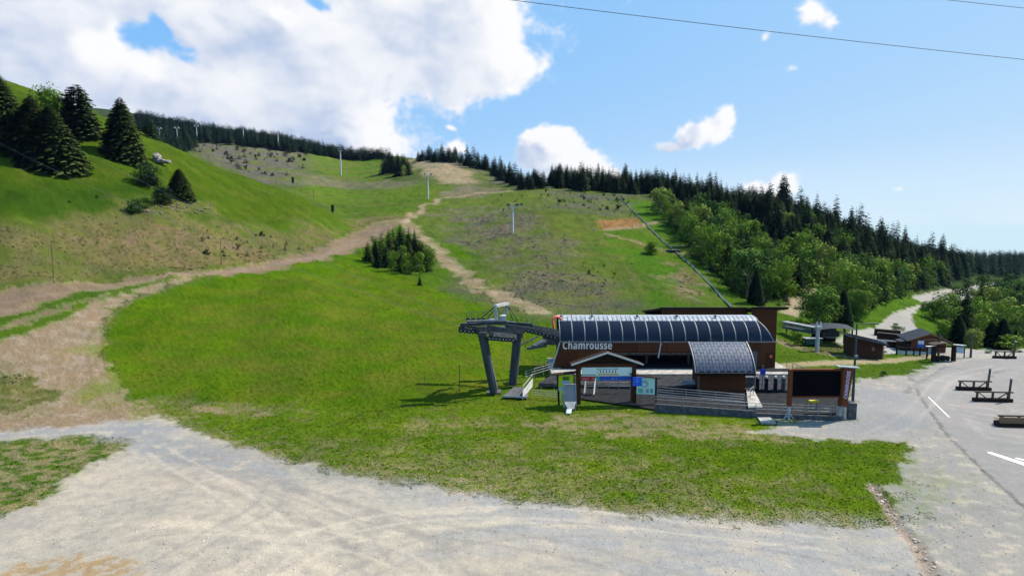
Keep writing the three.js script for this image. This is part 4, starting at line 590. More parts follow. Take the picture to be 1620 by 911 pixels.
// ---------------------------------------------------------------- lift station
const X0 = pt(886, 545, 79).x, X1 = pt(1228, 545, 79).x, PY = 0.9, Z0 = -79;      // left end, right end, platform level, facade
{
  const st = thing('lift_station', 'long chairlift station with dark curved glass canopy and brown timber walls', 'lift station', [(X0 + X1) / 2, 0, Z0]);
  const cx = (X0 + X1) / 2, L = (x) => x - cx, x0 = L(X0), x1 = L(X1), n = 17;
  // the profile of the canopy: depth behind the facade, height
  const prof = (t) => { const a = t * 1.22; return [-3.6 * (1 - Math.cos(a)) * 1.0, 4.28 + 2.42 * Math.sin(a) / Math.sin(1.22)]; };
  const xe = x1 - 1.9, step = (xe - x0) / (n - 1);
  const strip = (xa, xb, t0, t1, off, xc = xa, xd = xb) => {  // curved sheet from t0 to t1; xa..xb at the foot, xc..xd at the top
    const P = [], I = [], m = 8; for (let i = 0; i <= m; i++) { const t = lerp(t0, t1, i / m), [dz, y] = prof(t), f = i / m; P.push(lerp(xa, xc, f), y, dz + off, lerp(xb, xd, f), y, dz + off); }
    for (let i = 0; i < m; i++) I.push(i * 2, i * 2 + 1, i * 2 + 2, i * 2 + 1, i * 2 + 3, i * 2 + 2);
    const g = new THREE.BufferGeometry(); g.setAttribute('position', new THREE.Float32BufferAttribute(P, 3)); g.setIndex(I); g.computeVertexNormals(); return metres(g);
  };
  const hip = (f) => x1 - 1.9 * f * f;                        // the last bay leans in towards the top
  for (let i = 0; i < n; i++) { const a = x0 + i * step, b = i === n - 1 ? x1 : a + step; mesh('glass_panel', strip(a + 0.05, b - 0.05, 0.02, 0.93, 0, a + 0.05, i === n - 1 ? a + 0.30 : b - 0.05), K.glass, st); }
  for (let i = 0; i <= n; i++) { const a = Math.min(x0 + i * step, x1), top = i === n ? xe + 0.3 : a; mesh('rib', [strip(a - 0.05, a + 0.05, 0, 0.95, 0.05, top - 0.05, top + 0.05), strip(a - 0.05, a - 0.049, 0, 0.95, 0.02, top - 0.05, top - 0.04)], K.ribs, st); }
  // end cap at the right: the glass turns the corner and runs back
  { const P = [], I = [], m = 8; for (let i = 0; i <= m; i++) { const t = lerp(0.02, 0.93, i / m), [dz, y] = prof(t), f = i / m; P.push(lerp(x1, xe + 0.3, f), y, dz, lerp(x1 + 0.15, xe + 0.5, f), y, -6.0 + 0.3 * f); } for (let i = 0; i < m; i++) I.push(i * 2, i * 2 + 1, i * 2 + 2, i * 2 + 1, i * 2 + 3, i * 2 + 2); const g = new THREE.BufferGeometry(); g.setAttribute('position', new THREE.Float32BufferAttribute(P, 3)); g.setIndex(I); g.computeVertexNormals(); mesh('end_glass', metres(g), K.glass, st); }
  // ridge roof of pale metal with standing seams
  const roof = mesh('ridge_roof', [(() => { const P = [], I = [], pr = [[-1.95, 6.42], [-2.15, 6.62], [-2.6, 6.88], [-3.4, 7.02], [-4.6, 7.04], [-6.0, 6.6]]; pr.forEach(([z, y]) => P.push(x0 - 0.05, y, z, xe + 0.4, y, z)); for (let i = 0; i < pr.length - 1; i++) I.push(i * 2, i * 2 + 1, i * 2 + 2, i * 2 + 1, i * 2 + 3, i * 2 + 2); const g = new THREE.BufferGeometry(); g.setAttribute('position', new THREE.Float32BufferAttribute(P, 3)); g.setIndex(I); g.computeVertexNormals(); return metres(g); })()], K.zinc, st);
  for (let i = 0; i <= 44; i++) { const x = lerp(x0, xe + 0.35, i / 44); mesh('seam', [beam(V(x, 6.65, -2.12), V(x, 6.92, -2.6), 0.035, 0.06), beam(V(x, 6.92, -2.6), V(x, 7.07, -3.5), 0.035, 0.06)], K.galva, roof); }
  for (const f of [0.0, 0.16, 0.395, 0.6, 0.8]) { const x = lerp(x0 + 0.3, xe, f); mesh('roof_bracket', [bar(V(x, 6.9, -2.6), V(x, 7.5, -2.7), 0.03), bx(x - 0.16, x + 0.16, 7.05, 7.2, -2.9, -2.6)], K.black, roof); }
  mesh('aerial', [bar(V(x0 + 0.6, 7.0, -3), V(x0 + 0.9, 8.7, -3.2), 0.03), bar(V(x0 + 1.7, 7.0, -3), V(x0 + 1.7, 8.6, -3.2), 0.05), bar(V(x0 + 1.2, 8.5, -3.2), V(x0 + 2.2, 8.5, -3.2), 0.03), bar(V(x0 + 4.4, 7, -3), V(x0 + 4.4, 9.4, -3), 0.025)], K.galva, roof);
  mesh('eave_trim', [bx(x0 - 0.1, x1 + 0.05, 4.18, 4.30, -0.06, 0.09)], K.galva, st);
  // timber fascia of tall panels under the glass
  const fa = 14, fw = (x1 - x0) / fa;
  for (let i = 0; i < fa; i++) mesh('fascia_panel', bx(x0 + i * fw + 0.015, x0 + (i + 1) * fw - 0.015, 2.95 - 0.0, 4.15, -0.12 - 0.012 * (i % 2), 0), plank(i), st);
  mesh('fascia_band', [bx(x0 + 4.7, x1 - 3.9, 2.84, 2.94, -0.10, 0.02)], K.woodDark, st);
  // closed ends
  const lw = x0 + 4.6, rw = x1 - 3.8;
  const wl = mesh('wall', [metres(new THREE.ExtrudeGeometry(new THREE.Shape([[x0 - 0.9, PY], [lw, PY], [lw, 2.93], [x0 - 0.34, 2.93]].map((p) => new THREE.Vector2(...p))), { depth: 0.15, bevelEnabled: false }).translate(0, 0, -0.16))], K.wood, st);
  for (let i = 0; i < 4; i++) mesh('wall_panel', bx(x0 + 0.1 + i * 1.12, x0 + 1.19 + i * 1.12, PY + 0.05, 2.9, -0.012, 0.012 + 0.006 * (i % 2)), plank(i + 3), wl);
  mesh('end_trim', [beam(V(x0 - 0.98, PY, -0.02), V(x0 - 0.36, 3.0, -0.02), 0.14, 0.10), beam(V(x0 - 0.36, 3.0, -0.02), V(x0 - 0.02, 4.2, -0.02), 0.14, 0.10)], K.trim, st);
  const wr = mesh('wall', [bx(rw, x1 + 0.02, PY, 2.93, -0.16, -0.01)], K.wood, st);
  for (let i = 0; i < 3; i++) { const pa = [rw + 0.02, rw + 1.56, rw + 2.66][i], pb = [rw + 0.5, rw + 2.62, x1][i]; mesh('wall_panel', bx(pa, pb, PY + 0.05, 2.9, -0.009, 0.014), plank(i + 1), wr); }
  const door = mesh('door', [bx(rw + 0.55, rw + 1.5, PY + 0.02, 3.0, -0.02, 0.03)], std(0.11, 0.125, 0.14, 0.5), st); mesh('handle', [bx(rw + 0.65, rw + 0.7, 1.85, 2.05, 0.03, 0.09)], K.galva, door);
  mesh('wall_lamp', [bx(x1 - 0.75, x1 - 0.45, 2.2, 2.55, 0.0, 0.14)], K.coral, st);
  mesh('side_wall', [bx(x0 - 0.05, x0 + 0.1, PY, 4.2, -5.8, -0.2), bx(x1 - 0.1, x1 + 0.05, PY, 4.2, -5.8, -0.2)], K.wood, st);
  mesh('back_wall', [bx(x0, x1, PY, 6.6, -6.1, -5.9)], K.black, st);  // coloured black to deepen the shade inside the station
  mesh('dark_floor_sheet', [bx(x0 + 0.12, x1 - 0.12, PY + 0.004, PY + 0.03, -5.85, 0.5), bx(x1 - 4.4, x1 + 1.4, PY + 0.005, PY + 0.028, 0.502, 2.2)], K.bitumenDark, st);  // dark sheets over the concrete: deepen the canopy shade, narrow the lit strip
  mesh('ceiling', [bx(x0 + 0.1, x1 - 0.2, 4.0, 4.1, -5.8, -0.2)], K.steel, st);
  for (const f of [0.2, 0.42, 0.62, 0.84]) mesh('column', bx(lerp(x0, x1, f) - 0.16, lerp(x0, x1, f) + 0.16, PY, 4.0, -2.4, -2.1), K.steel, st);
  mesh('drive_unit', [bx(x0 + 8, x0 + 19, 2.9, 3.7, -4.4, -2.8), bx(x0 + 5.2, x0 + 7.4, 2.4, 3.8, -3.9, -2.6)], K.steelMid, st);
  for (let i = 0; i < 12; i++) { const g = new THREE.CylinderGeometry(0.26, 0.26, 0.12, 12).rotateX(Math.PI / 2).translate(x0 + 5 + i * 1.35, 2.75, -1.4); mesh('sheave', g, K.rubber, st); }
  mesh('guide_rail', [bx(x0 + 3, x1 - 4.2, 2.42, 2.52, -1.5, -1.35), bx(x0 + 3, x1 - 4.2, 1.9, 1.98, -3.2, -3.1)], K.galva, st);
  mesh('banner_pole', [beam(V(L(pt(1046, 541, 78.6).x), 4.2, 0.45), V(L(pt(1042, 563, 78.4).x), 2.3, 0.55), 0.13, 0.05)], K.white, st);
  const wd = words('Chamrousse', 0.98, 0.05, 6.25); wd.translate(L(pt(890.5, 548, 78.9).x), 3.30, 0.02); mesh('lettering', wd, K.letters, st);
  // machinery box with the coral pipe on the left end
  mesh('drive_cover', [bx(x0 - 2.1, x0 - 0.3, 3.7, 5.3, -2.6, -0.7), bx(x0 - 1.8, x0 - 0.4, 5.3, 5.5, -2.3, -1.0)], K.steel, st);
  mesh('arm_cover', [beam(V(x0 - 1.6, 3.55, -1.2), V(x0 - 4.2, 3.15, -1.2), 0.5, 0.32)], K.steelMid, st);
  const pc = new THREE.CatmullRomCurve3([V(x0 - 0.55, 4.9, -0.9), V(x0 - 0.75, 6.0, -0.9), V(x0 - 0.85, 6.9, -1.0), V(x0 - 0.5, 7.25, -1.2), V(x0 - 0.05, 7.15, -1.5), V(x0 + 0.25, 6.8, -1.8)]);
  mesh('vent_pipe', new THREE.TubeGeometry(pc, 24, 0.17, 10), K.coral, st);
}
// timber hall behind
{
  const zb = -86.5, xa = pt(1047, 490, 86.5).x, xb = pt(1239, 500, 83).x, top = 7.75;
  const h = thing('timber_hall', 'flat-roofed brown timber hall rising behind the chairlift station', 'hall', [(xa + xb) / 2, 0, -92]);
  const cx = (xa + xb) / 2, a = xa - cx, b = xb - cx;
  mesh('wall', [bx(a, b - 3.4, 0, top - 0.42, 5.3, 5.55), bx(a, a + 0.25, 0, top - 2.2, -5, 5.3), bx(b - 0.25, b, -0.3, top - 2.2, -5, 7.0), bx(b - 0.252, b - 0.002, top - 2.2, top - 0.25, 2.5, 7.0), bx(a, b, 0, top - 2.2, -5.2, -5), bx(b - 3.4, b + 0.003, -0.2, top - 0.1, 7.0, 7.2)], K.wood, h);
  const slab = (x0, x1, z0, z1) => { const g = new THREE.BoxGeometry(x1 - x0, 0.26, z1 - z0).translate((x0 + x1) / 2, 0, (z0 + z1) / 2), p = g.attributes.position; for (let i = 0; i < p.count; i++) p.setY(i, p.getY(i) + top + 0.03 - 0.17 * (7.6 - p.getZ(i))); g.computeVertexNormals(); return metres(g); };
  const rf = mesh('roof', [slab(a - 0.35, b + 1.35, -5.6, 5.95), slab(b - 3.6, b + 1.35, 5.952, 7.6)], K.woodDark, h);
  mesh('roof_edge', [bx(a - 0.40, b - 3.62, top - 0.14, top - 0.02, 5.96, 6.05), bx(b - 3.6, b + 1.42, top + 0.14, top + 0.24, 7.58, 7.7)], K.black, rf);
  for (let i = 0; i < 11; i++) { const x = lerp(a + 0.2, b - 3.6, i / 10); mesh('batten', bx(x - 0.05, x + 0.05, 5.5, top - 0.45, 5.55, 5.61), K.wood, h); }
}
// platform and aprons in front
{
  const xl = pt(873, 592, 75.5).x, xr = X1 + 1.5;
  const pl = tag(mesh('station_platform', [bx(xl, xr, -0.4, PY, -85, -75.6)], K.concrete), 'cream concrete platform edge running along the front of the chairlift station', 'platform');
  const ap = (pts) => { const g = new THREE.BufferGeometry(), P = [], I = []; pts.forEach((p) => P.push(...p)); for (let i = 1; i + 1 < pts.length; i++) I.push(0, i, i + 1); g.setAttribute('position', new THREE.Float32BufferAttribute(P, 3)); g.setIndex(I); const t = g.toNonIndexed(); t.computeVertexNormals(); return metres(t); };
  const fl = pt(852, 606, 72.2).x, q = thing('queue_ramp', 'grey asphalt queue ramp sloping down in front of the cream platform edge', 'ramp');
  mesh('deck', [ap([[fl, 0.62, -72.2], [pt(1005, 610, 71.5).x, 0.55, -71.5], [xr, 0.33, -69.2], [xr, 0.80, -75.62], [xl, 0.80, -75.62]])], K.bitumen, q);
  mesh('fascia', [ap([[fl, 0.62, -72.2], [fl, 0.22, -72.2], [pt(1005, 610, 71.5).x, 0.15, -71.5], [pt(1005, 610, 71.5).x, 0.55, -71.5]]), ap([[xl, 0.80, -75.62], [xl, 0.4, -75.62], [fl, 0.22, -72.2], [fl, 0.62, -72.2]])], K.concreteGrey, q);
  mesh('kerb', [beam(V(pt(1005, 610, 71.5).x, 0.47, -71.45), V(xr, 0.26, -69.12), 0.2, 0.28)], K.bitumenDark, q);
  for (let i = 0; i < 6; i++) { const x = lerp(fl + 0.3, 11, i / 5); mesh('post', bx(x - 0.06, x + 0.06, -0.6, 0.2, -72.1, -71.98), K.galva, q); }
  const low = thing('lower_terrace', 'dark new asphalt terrace between the turnstiles and the front railing', 'terrace');
  mesh('surface', [ap([[pt(918, 634, 67).x, 0.16, -67.4], [pt(1005, 638, 66).x, 0.16, -66.6], [pt(1037, 640, 66).x, 0.16, -65.2], [pt(1037, 640, 66).x, 0.16, -62.9], [pt(1200, 660, 61.5).x, 0.14, -62.0], [pt(1335, 660, 61.5).x, 0.14, -61.8], [pt(1352, 640, 66).x, 0.16, -66], [xr + 0.6, 0.24, -69.2], [pt(1005, 612, 71.5).x, 0.2, -71.4], [pt(918, 612, 71.5).x, 0.2, -71.6]])], K.bitumenDark, low);
  tag(mesh('concrete_path', [prism([[pt(1176, 610, 72).x, -71.0], [pt(1186, 610, 72).x, -71.0], [pt(1206, 648, 63.4).x, -63.2], [pt(1183, 648, 63.4).x, -63.2]], 0.1, 0.42)], K.concrete), 'pale concrete strip leading down beside the ticket hut', 'path');
  tag(mesh('concrete_slab', [prism([[pt(1198, 660, 61).x, -60.9], [pt(1218, 660, 61).x, -60.9], [pt(1226, 669, 59.5).x, -59.2], [pt(1203, 669, 59.5).x, -59.2]], -0.1, 0.1)], K.concrete), 'small concrete slab on the grass before the front railing', 'slab');
}
// ticket hut with its curved tiled roof
{
  const zf = -69.6, xa = pt(1106, 600, 69.6).x, xb = pt(1180, 600, 69.6).x, cx = (xa + xb) / 2, h = thing('ticket_hut', 'small brown timber hut under a curved roof of grey metal tiles', 'hut', [cx, 0.1, zf]);
  const a = xa - cx, b = xb - cx;
  mesh('wall', [bx(a, b, 0, 2.75, -0.12, 0), bx(a, a + 0.12, 0, 3.1, -2.5, -0.12), bx(b - 0.12, b, 0, 3.1, -2.5, -0.12), bx(a, b, 0, 5.2, -2.6, -2.5)], K.wood, h);
  mesh('corner_post', [bx(a - 0.10, a + 0.06, 0, 2.78, -0.1, 0.06)], K.woodRaw, h);
  const ra = pt(1101, 585, 69).x - cx, rb = pt(1194, 585, 69).x - cx + 0.05, prof = (t) => { const q = t * 1.0; return [0.75 - 3.1 * (1 - Math.cos(q)) / (1 - Math.cos(1.0)) * 0.5 - 3.1 * 0.5 * t, 2.55 + 2.85 * Math.sin(q) / Math.sin(1.0)]; };
  const shell = (x0, x1, t0, t1, lift, m = 3) => { const P = [], I = []; for (let i = 0; i <= m; i++) { const [z, y] = prof(lerp(t0, t1, i / m)); P.push(x0, y + lift, z, x1, y + lift, z); } for (let i = 0; i < m; i++) I.push(i * 2, i * 2 + 1, i * 2 + 2, i * 2 + 1, i * 2 + 3, i * 2 + 2); const g = new THREE.BufferGeometry(); g.setAttribute('position', new THREE.Float32BufferAttribute(P, 3)); g.setIndex(I); g.computeVertexNormals(); return metres(g); };
  const roof = mesh('roof', [shell(ra, rb, 0, 1, 0, 12), shell(ra, rb, 0, 1, -0.14, 12)], K.roofDark, h);
  const cols = 17, cw = (rb - ra - 0.2) / cols, rn = rng(9);
  for (let c = 0; c < cols; c++) for (let k = 0; k < 5; k++) { const o = c % 2 ? 0.10 : 0, t0 = clamp(k / 4.6 + o - 0.06, 0, 1), t1 = clamp((k + 1) / 4.6 + o - 0.06, 0, 1); if (t1 - t0 < 0.03) continue; const x = ra + 0.1 + c * cw, lf = 0.05 + 0.015 * rn(); mesh('roof_tile', [shell(x + 0.02, x + cw - 0.02, t0 + 0.012, t1 - 0.004, lf), shell(x + 0.02, x + 0.022, t0 + 0.012, t1, 0.02), bx(x + 0.02, x + cw - 0.02, prof(t0 + 0.012)[1] - 0.01, prof(t0 + 0.012)[1] + lf, prof(t0 + 0.012)[0], prof(t0 + 0.012)[0] + 0.015)], K.zincTile, roof); }
  for (const s of [-1, 1]) mesh('verge', (() => { const x = s < 0 ? ra - 0.04 : rb + 0.04, l = []; for (let i = 0; i < 8; i++) { const [z0, y0] = prof(i / 8), [z1, y1] = prof((i + 1) / 8); l.push(beam(V(x, y0, z0), V(x, y1, z1), 0.10, 0.22)); } return l; })(), K.galva, roof);
  mesh('gutter', [bar(V(ra - 0.05, 2.50, 0.86), V(rb + 0.05, 2.50, 0.86), 0.09, 8)], K.black, roof);
  mesh('fascia_board', [bx(ra, rb, 2.22, 2.46, 0.66, 0.74)], K.woodDark, h);
  mesh('counter', [bx(a - 1.7, a - 0.1, 0.9, 1.0, -1.5, -0.6), bx(a - 1.5, a - 0.2, 1.0, 1.25, -1.3, -0.8)], K.galva, h);
}
// ---------------------------------------------------------------- the tall sheave tower at the mouth of the station
{
  const gl = on(781, 620), gr = on(812, 609), B = V(gl.x, 0, gl.z), t = thing('lift_tower', 'dark steel two-legged sheave tower left of the chairlift station', 'lift tower', [B.x, gl.y, B.z]);
  const w = (u, v, d) => pt(u, v, d).sub(V(B.x, gl.y, B.z)), leg = (a, b, s0, s1, nm) => {
    const g = new THREE.CylinderGeometry(s1, s0, a.distanceTo(b), 10); mesh(nm, along(g, a, b), K.steel, t);
    const l = []; const dir = b.clone().sub(a); for (let i = 1; i < 14; i++) { const p = a.clone().addScaledVector(dir, i / 15); l.push(bar(p.clone().add(V(s0 * 0.9, 0, 0.18)), p.clone().add(V(s0 * 0.9, 0, -0.32)), 0.03, 4)); }
    l.push(bar(a.clone().add(V(s0 * 0.95, 0.4, 0.2)), b.clone().add(V(s0 * 0.9, -0.3, 0.2)), 0.04, 4), bar(a.clone().add(V(s0 * 0.95, 0.4, -0.34)), b.clone().add(V(s0 * 0.9, -0.3, -0.34)), 0.04, 4));
    mesh('ladder', l, K.galva, t);
  };
  const D = 69.5, E = 72.5;                                    // depth of the near and of the far leg
  leg(w(781, 621, D), w(763, 527, D), 0.44, 0.54, 'leg'); leg(w(811, 609, E), w(819, 530, E), 0.50, 0.56, 'leg');
  mesh('footing', [bx(w(781, 621, D).x - 0.8, w(781, 621, D).x + 0.8, -0.4, 0.12, -0.8, 0.8)], K.concreteGrey, t);
  // cross head and the long sheave girders along the ropes
  mesh('cross_head', [beam(w(752, 522, D), w(828, 522, E), 0.8, 0.75), beam(w(757, 528, D), w(770, 528, D), 1.2, 0.4), beam(w(812, 530, E), w(827, 530, E), 1.2, 0.4)], K.steel, t);
  mesh('lower_beam', [beam(w(777, 530, D - 0.6), w(814, 533, E - 0.6), 0.7, 0.65)], K.steelMid, t);
  mesh('girder', [beam(w(728, 514, D + 0.4), w(800, 510, D + 1.2), 0.32, 0.36), beam(w(738, 508, E + 2), w(842, 514, E + 2), 0.32, 0.4), beam(w(800, 515, D - 0.4), w(845, 522, D + 1), 0.3, 0.36), beam(w(770, 517, D - 1.2), w(800, 522, D - 1.2), 0.25, 0.45), beam(w(828, 518, E + 1), w(884, 530, 76), 0.34, 0.42), beam(w(828, 514, E + 3), w(884, 524, 79), 0.34, 0.42)], K.steel, t);
  mesh('strut', [beam(w(817, 549, E), w(851, 532, 74), 0.16), beam(w(845, 548, 75), w(862, 538, 76), 0.9, 0.22), beam(w(735, 518, D), w(752, 525, D), 0.14)], K.steelMid, t);
  const sheave = new THREE.CylinderGeometry(0.26, 0.26, 0.14, 14).rotateX(Math.PI / 2), hub = new THREE.CylinderGeometry(0.11, 0.11, 0.17, 8).rotateX(Math.PI / 2);
  const row = (u0, v0, d0, u1, v1, d1, n) => { for (let i = 0; i < n; i++) { const f = i / (n - 1), p = w(lerp(u0, u1, f), lerp(v0, v1, f), lerp(d0, d1, f)); const s = mesh('sheave', sheave, K.rubber, t); s.position.copy(p); const h = mesh('hub', hub, K.galva, s); } };
  row(729, 519.5, D + 0.2, 757, 519.5, D + 0.2, 6); row(729, 523, D - 0.2, 755, 525, D - 0.2, 5); row(774, 535, D - 0.8, 812, 538, D - 0.8, 8); row(740, 506, E + 1.8, 790, 507, E + 1.8, 7); row(830, 522, E + 0.8, 878, 534, 75.8, 9); row(834, 518, E + 3, 880, 528, 79, 8);
  // gantry on top
  mesh('gantry_post', [beam(w(784, 483, D + 1), w(785, 508, D + 1), 0.30, 0.30)], K.galvaPale, t); mesh('gantry_post', [beam(w(803, 481, E + 1), w(798, 507, E + 1), 0.30, 0.30)], K.galvaPale, t);
  mesh('gantry_beam', [beam(w(783, 484, D + 1), w(804, 480, E + 1), 0.34, 0.30)], K.galvaPale, t);
  mesh('brace', [bar(w(784, 484, D + 1), w(756, 508, D + 0.5), 0.05), bar(w(785, 486, D + 1), w(768, 508, D + 0.5), 0.04), bar(w(803, 482, E + 1), w(812, 508, E + 1), 0.04), bar(w(803, 482, E + 1), w(824, 516, E + 1.5), 0.035), bar(w(786, 486, D + 1), w(797, 506, E + 1), 0.035), bar(w(802, 483, E + 1), w(788, 506, D + 1), 0.035)], K.black, t);
  mesh('motor_box', [bx(w(775, 508, D).x - 0.4, w(783, 508, D).x, w(0, 514, D).y, w(0, 508, D).y, -0.8, 0.1)], K.galvaPale, t); mesh('motor_box', [bx(w(790, 506, D).x, w(800, 506, D).x, w(0, 511, D).y, w(0, 503, D).y, -1.6, -0.6)], K.galvaPale, t);
  // catwalk with rails
  const cw = []; for (const [u0, v0, d0, u1, v1, d1] of [[738, 508, D - 1, 790, 506, D - 0.6], [800, 507, E + 3.2, 850, 517, 77]]) { const a = w(u0, v0, d0), b = w(u1, v1, d1); cw.push(beam(a, b, 0.7, 0.06)); for (let i = 0; i <= 6; i++) { const p = a.clone().lerp(b, i / 6).add(V(0, 0, 0.35)); cw.push(bar(p, p.clone().add(V(0, 1.0, 0)), 0.022, 4)); } for (const h of [0.5, 1.0]) cw.push(bar(a.clone().add(V(0, h, 0.35)), b.clone().add(V(0, h, 0.35)), 0.022, 4)); }
  mesh('catwalk', cw, K.steelMid, t);
}
// hauling ropes from the tower up to the left
function cable(name, a, b, sag, r, mat, label) { const m = a.clone().lerp(b, 0.5); m.y -= sag; const c = new THREE.QuadraticBezierCurve3(a, m.multiplyScalar(1), b); return tag(mesh(name, new THREE.TubeGeometry(c, 60, r, 5), mat), label, 'cable'); }
cable('haul_rope', pt(728, 516, 69.7), pt(-140, 150, 165), 6, 0.014, K.galva, 'nearer hauling rope running from the sheave tower up to the left hill');
cable('haul_rope', pt(738, 506, 74.5), pt(-60, 128, 175), 6, 0.014, K.galva, 'farther hauling rope running from the sheave tower up to the left hill');
cable('overhead_wire', pt(640, -22, 38), pt(1760, 108, 46), 0.35, 0.020, K.wire, 'dark wire crossing the sky above the right-hand ridge');
cable('overhead_wire', pt(1380, -14, 40), pt(1780, 28, 46), 0.1, 0.018, K.wire, 'second wire cutting the upper right corner of the sky');
// lift pylons up the slope
const pylonPost = new THREE.CylinderGeometry(0.022, 0.034, 1, 10).translate(0, 0.5, 0), pylonStock = {};
[[811, 370, 324, 'pylon nearest to the station, its shadow lying on the slope'], [677, 315, 275, 'pylon standing before the bare tan patch'], [539, 278, 235, 'white pylon standing alone in the middle of the upper meadow'], [440, 236, 206, 'slim pylon rightmost on the edge of the far dark forest'], [385, 226, 200, 'small pylon before the far forest, second from the right'], [311, 222, 198, 'tiny pylon before the far forest, third from the right'], [280, 226, 201, 'tiny pylon at the left of the grey scrub'], [252, 222, 202, 'tiny pylon half hidden by the left hill']].forEach(([u, v, top, label], i) => {
  const p = on(u, v), d = -p.z, h = EYE + ray(u, top)[1] * d - p.y, o = thing('lift_pylon', label, 'pylon', [p.x, p.y - 0.2, p.z], 0.25, 'pylons of the lift up the slope');
  const r = Math.max(0.38, 0.032 * h); mesh('post', new THREE.CylinderGeometry(r * 0.7, r, h * 0.93, 10).translate(0, h * 0.465, 0), K.white, o);
  const W = 1.35, arm = i < 3;
  mesh('crossarm', [bx(-W, W, h * 0.925, h * 0.925 + 0.26, -0.15, 0.15)], K.white, o);
  for (const s of [-1, 1]) { const sh = mesh('sheave_frame', [beam(V(s * W, h * 0.95 + 0.4, -1.8), V(s * W, h * 0.95 + 0.4, 1.8), 0.2, 0.3), bx(s * W - 0.1, s * W + 0.1, h * 0.93, h * 0.95 + 0.4, -0.2, 0.2)], arm ? K.galva : K.white, o); if (arm) for (let k = 0; k < 6; k++) mesh('sheave', new THREE.CylinderGeometry(0.22, 0.22, 0.14, 10).rotateZ(Math.PI / 2).translate(s * W, h * 0.95 + 0.75, -1.6 + k * 0.64), K.rubber, sh); }
  mesh('catwalk', [bar(V(-W, h * 0.93 + 1.2, 0.2), V(W, h * 0.93 + 1.2, 0.2), 0.04, 4), bar(V(-W, h * 0.93, 0.2), V(-W, h * 0.93 + 1.2, 0.2), 0.04, 4), bar(V(W, h * 0.93, 0.2), V(W, h * 0.93 + 1.2, 0.2), 0.04, 4)], K.white, o);
});
// slide track straight down the right-hand slope
{
  const pts = [[980, 314], [996, 329], [1012, 345], [1030, 364], [1045, 379], [1058, 391], [1074, 404], [1092, 422], [1112, 440], [1134, 462], [1157, 487]].map(([u, v]) => on(u, v)), c = new THREE.CatmullRomCurve3(pts), N = 60, q = [...Array(N + 1).keys()].map((i) => { const p = c.getPoint(i / N); return V(p.x, groundY(p.x, p.z) + 0.16, p.z); });
  const t = thing('slide_track', 'long grey-green track running straight down the right-hand slope', 'track'), dir = q[N].clone().sub(q[0]).setY(0).normalize(), s = V(-dir.z, 0, dir.x);
  const run = (off, up, w, h) => { const l = []; for (let i = 0; i < N; i++) l.push(beam(q[i].clone().addScaledVector(s, off).add(V(0, up, 0)), q[i + 1].clone().addScaledVector(s, off).add(V(0, up, 0)), w, h)); return l; };
  mesh('bed', run(0, 0, 0.36, 0.08), std(0.10, 0.13, 0.10, 0.8), t); mesh('rail', run(-0.2, 0.06, 0.05, 0.14), std(0.18, 0.21, 0.18, 0.8), t); mesh('rail', run(0.2, 0.06, 0.05, 0.14), std(0.10, 0.17, 0.12, 0.7), t);
  const l = []; for (let i = 0; i <= N; i += 4) l.push(bx(q[i].x - 0.06, q[i].x + 0.06, q[i].y - 0.9, q[i].y + 0.1, q[i].z - 0.1, q[i].z + 0.1)); mesh('support', l, K.galva, t);
  const p = on(1068, 399), dk = thing('slide_platform', 'grey platform where a path meets the slide track halfway up', 'platform', [p.x, p.y, p.z], 0.5);
  mesh('deck', [bx(-2.2, 2.2, 0.1, 0.25, -1.2, 1.2)], K.concreteGrey, dk); const rl = []; for (let i = 0; i < 5; i++) rl.push(bar(V(-2.2 + i * 1.1, 0.2, 1.1), V(-2.2 + i * 1.1, 1.3, 1.1), 0.04, 4)); rl.push(bar(V(-2.2, 1.3, 1.1), V(2.2, 1.3, 1.1), 0.04, 4)); mesh('railing', rl, K.steelMid, dk);
}
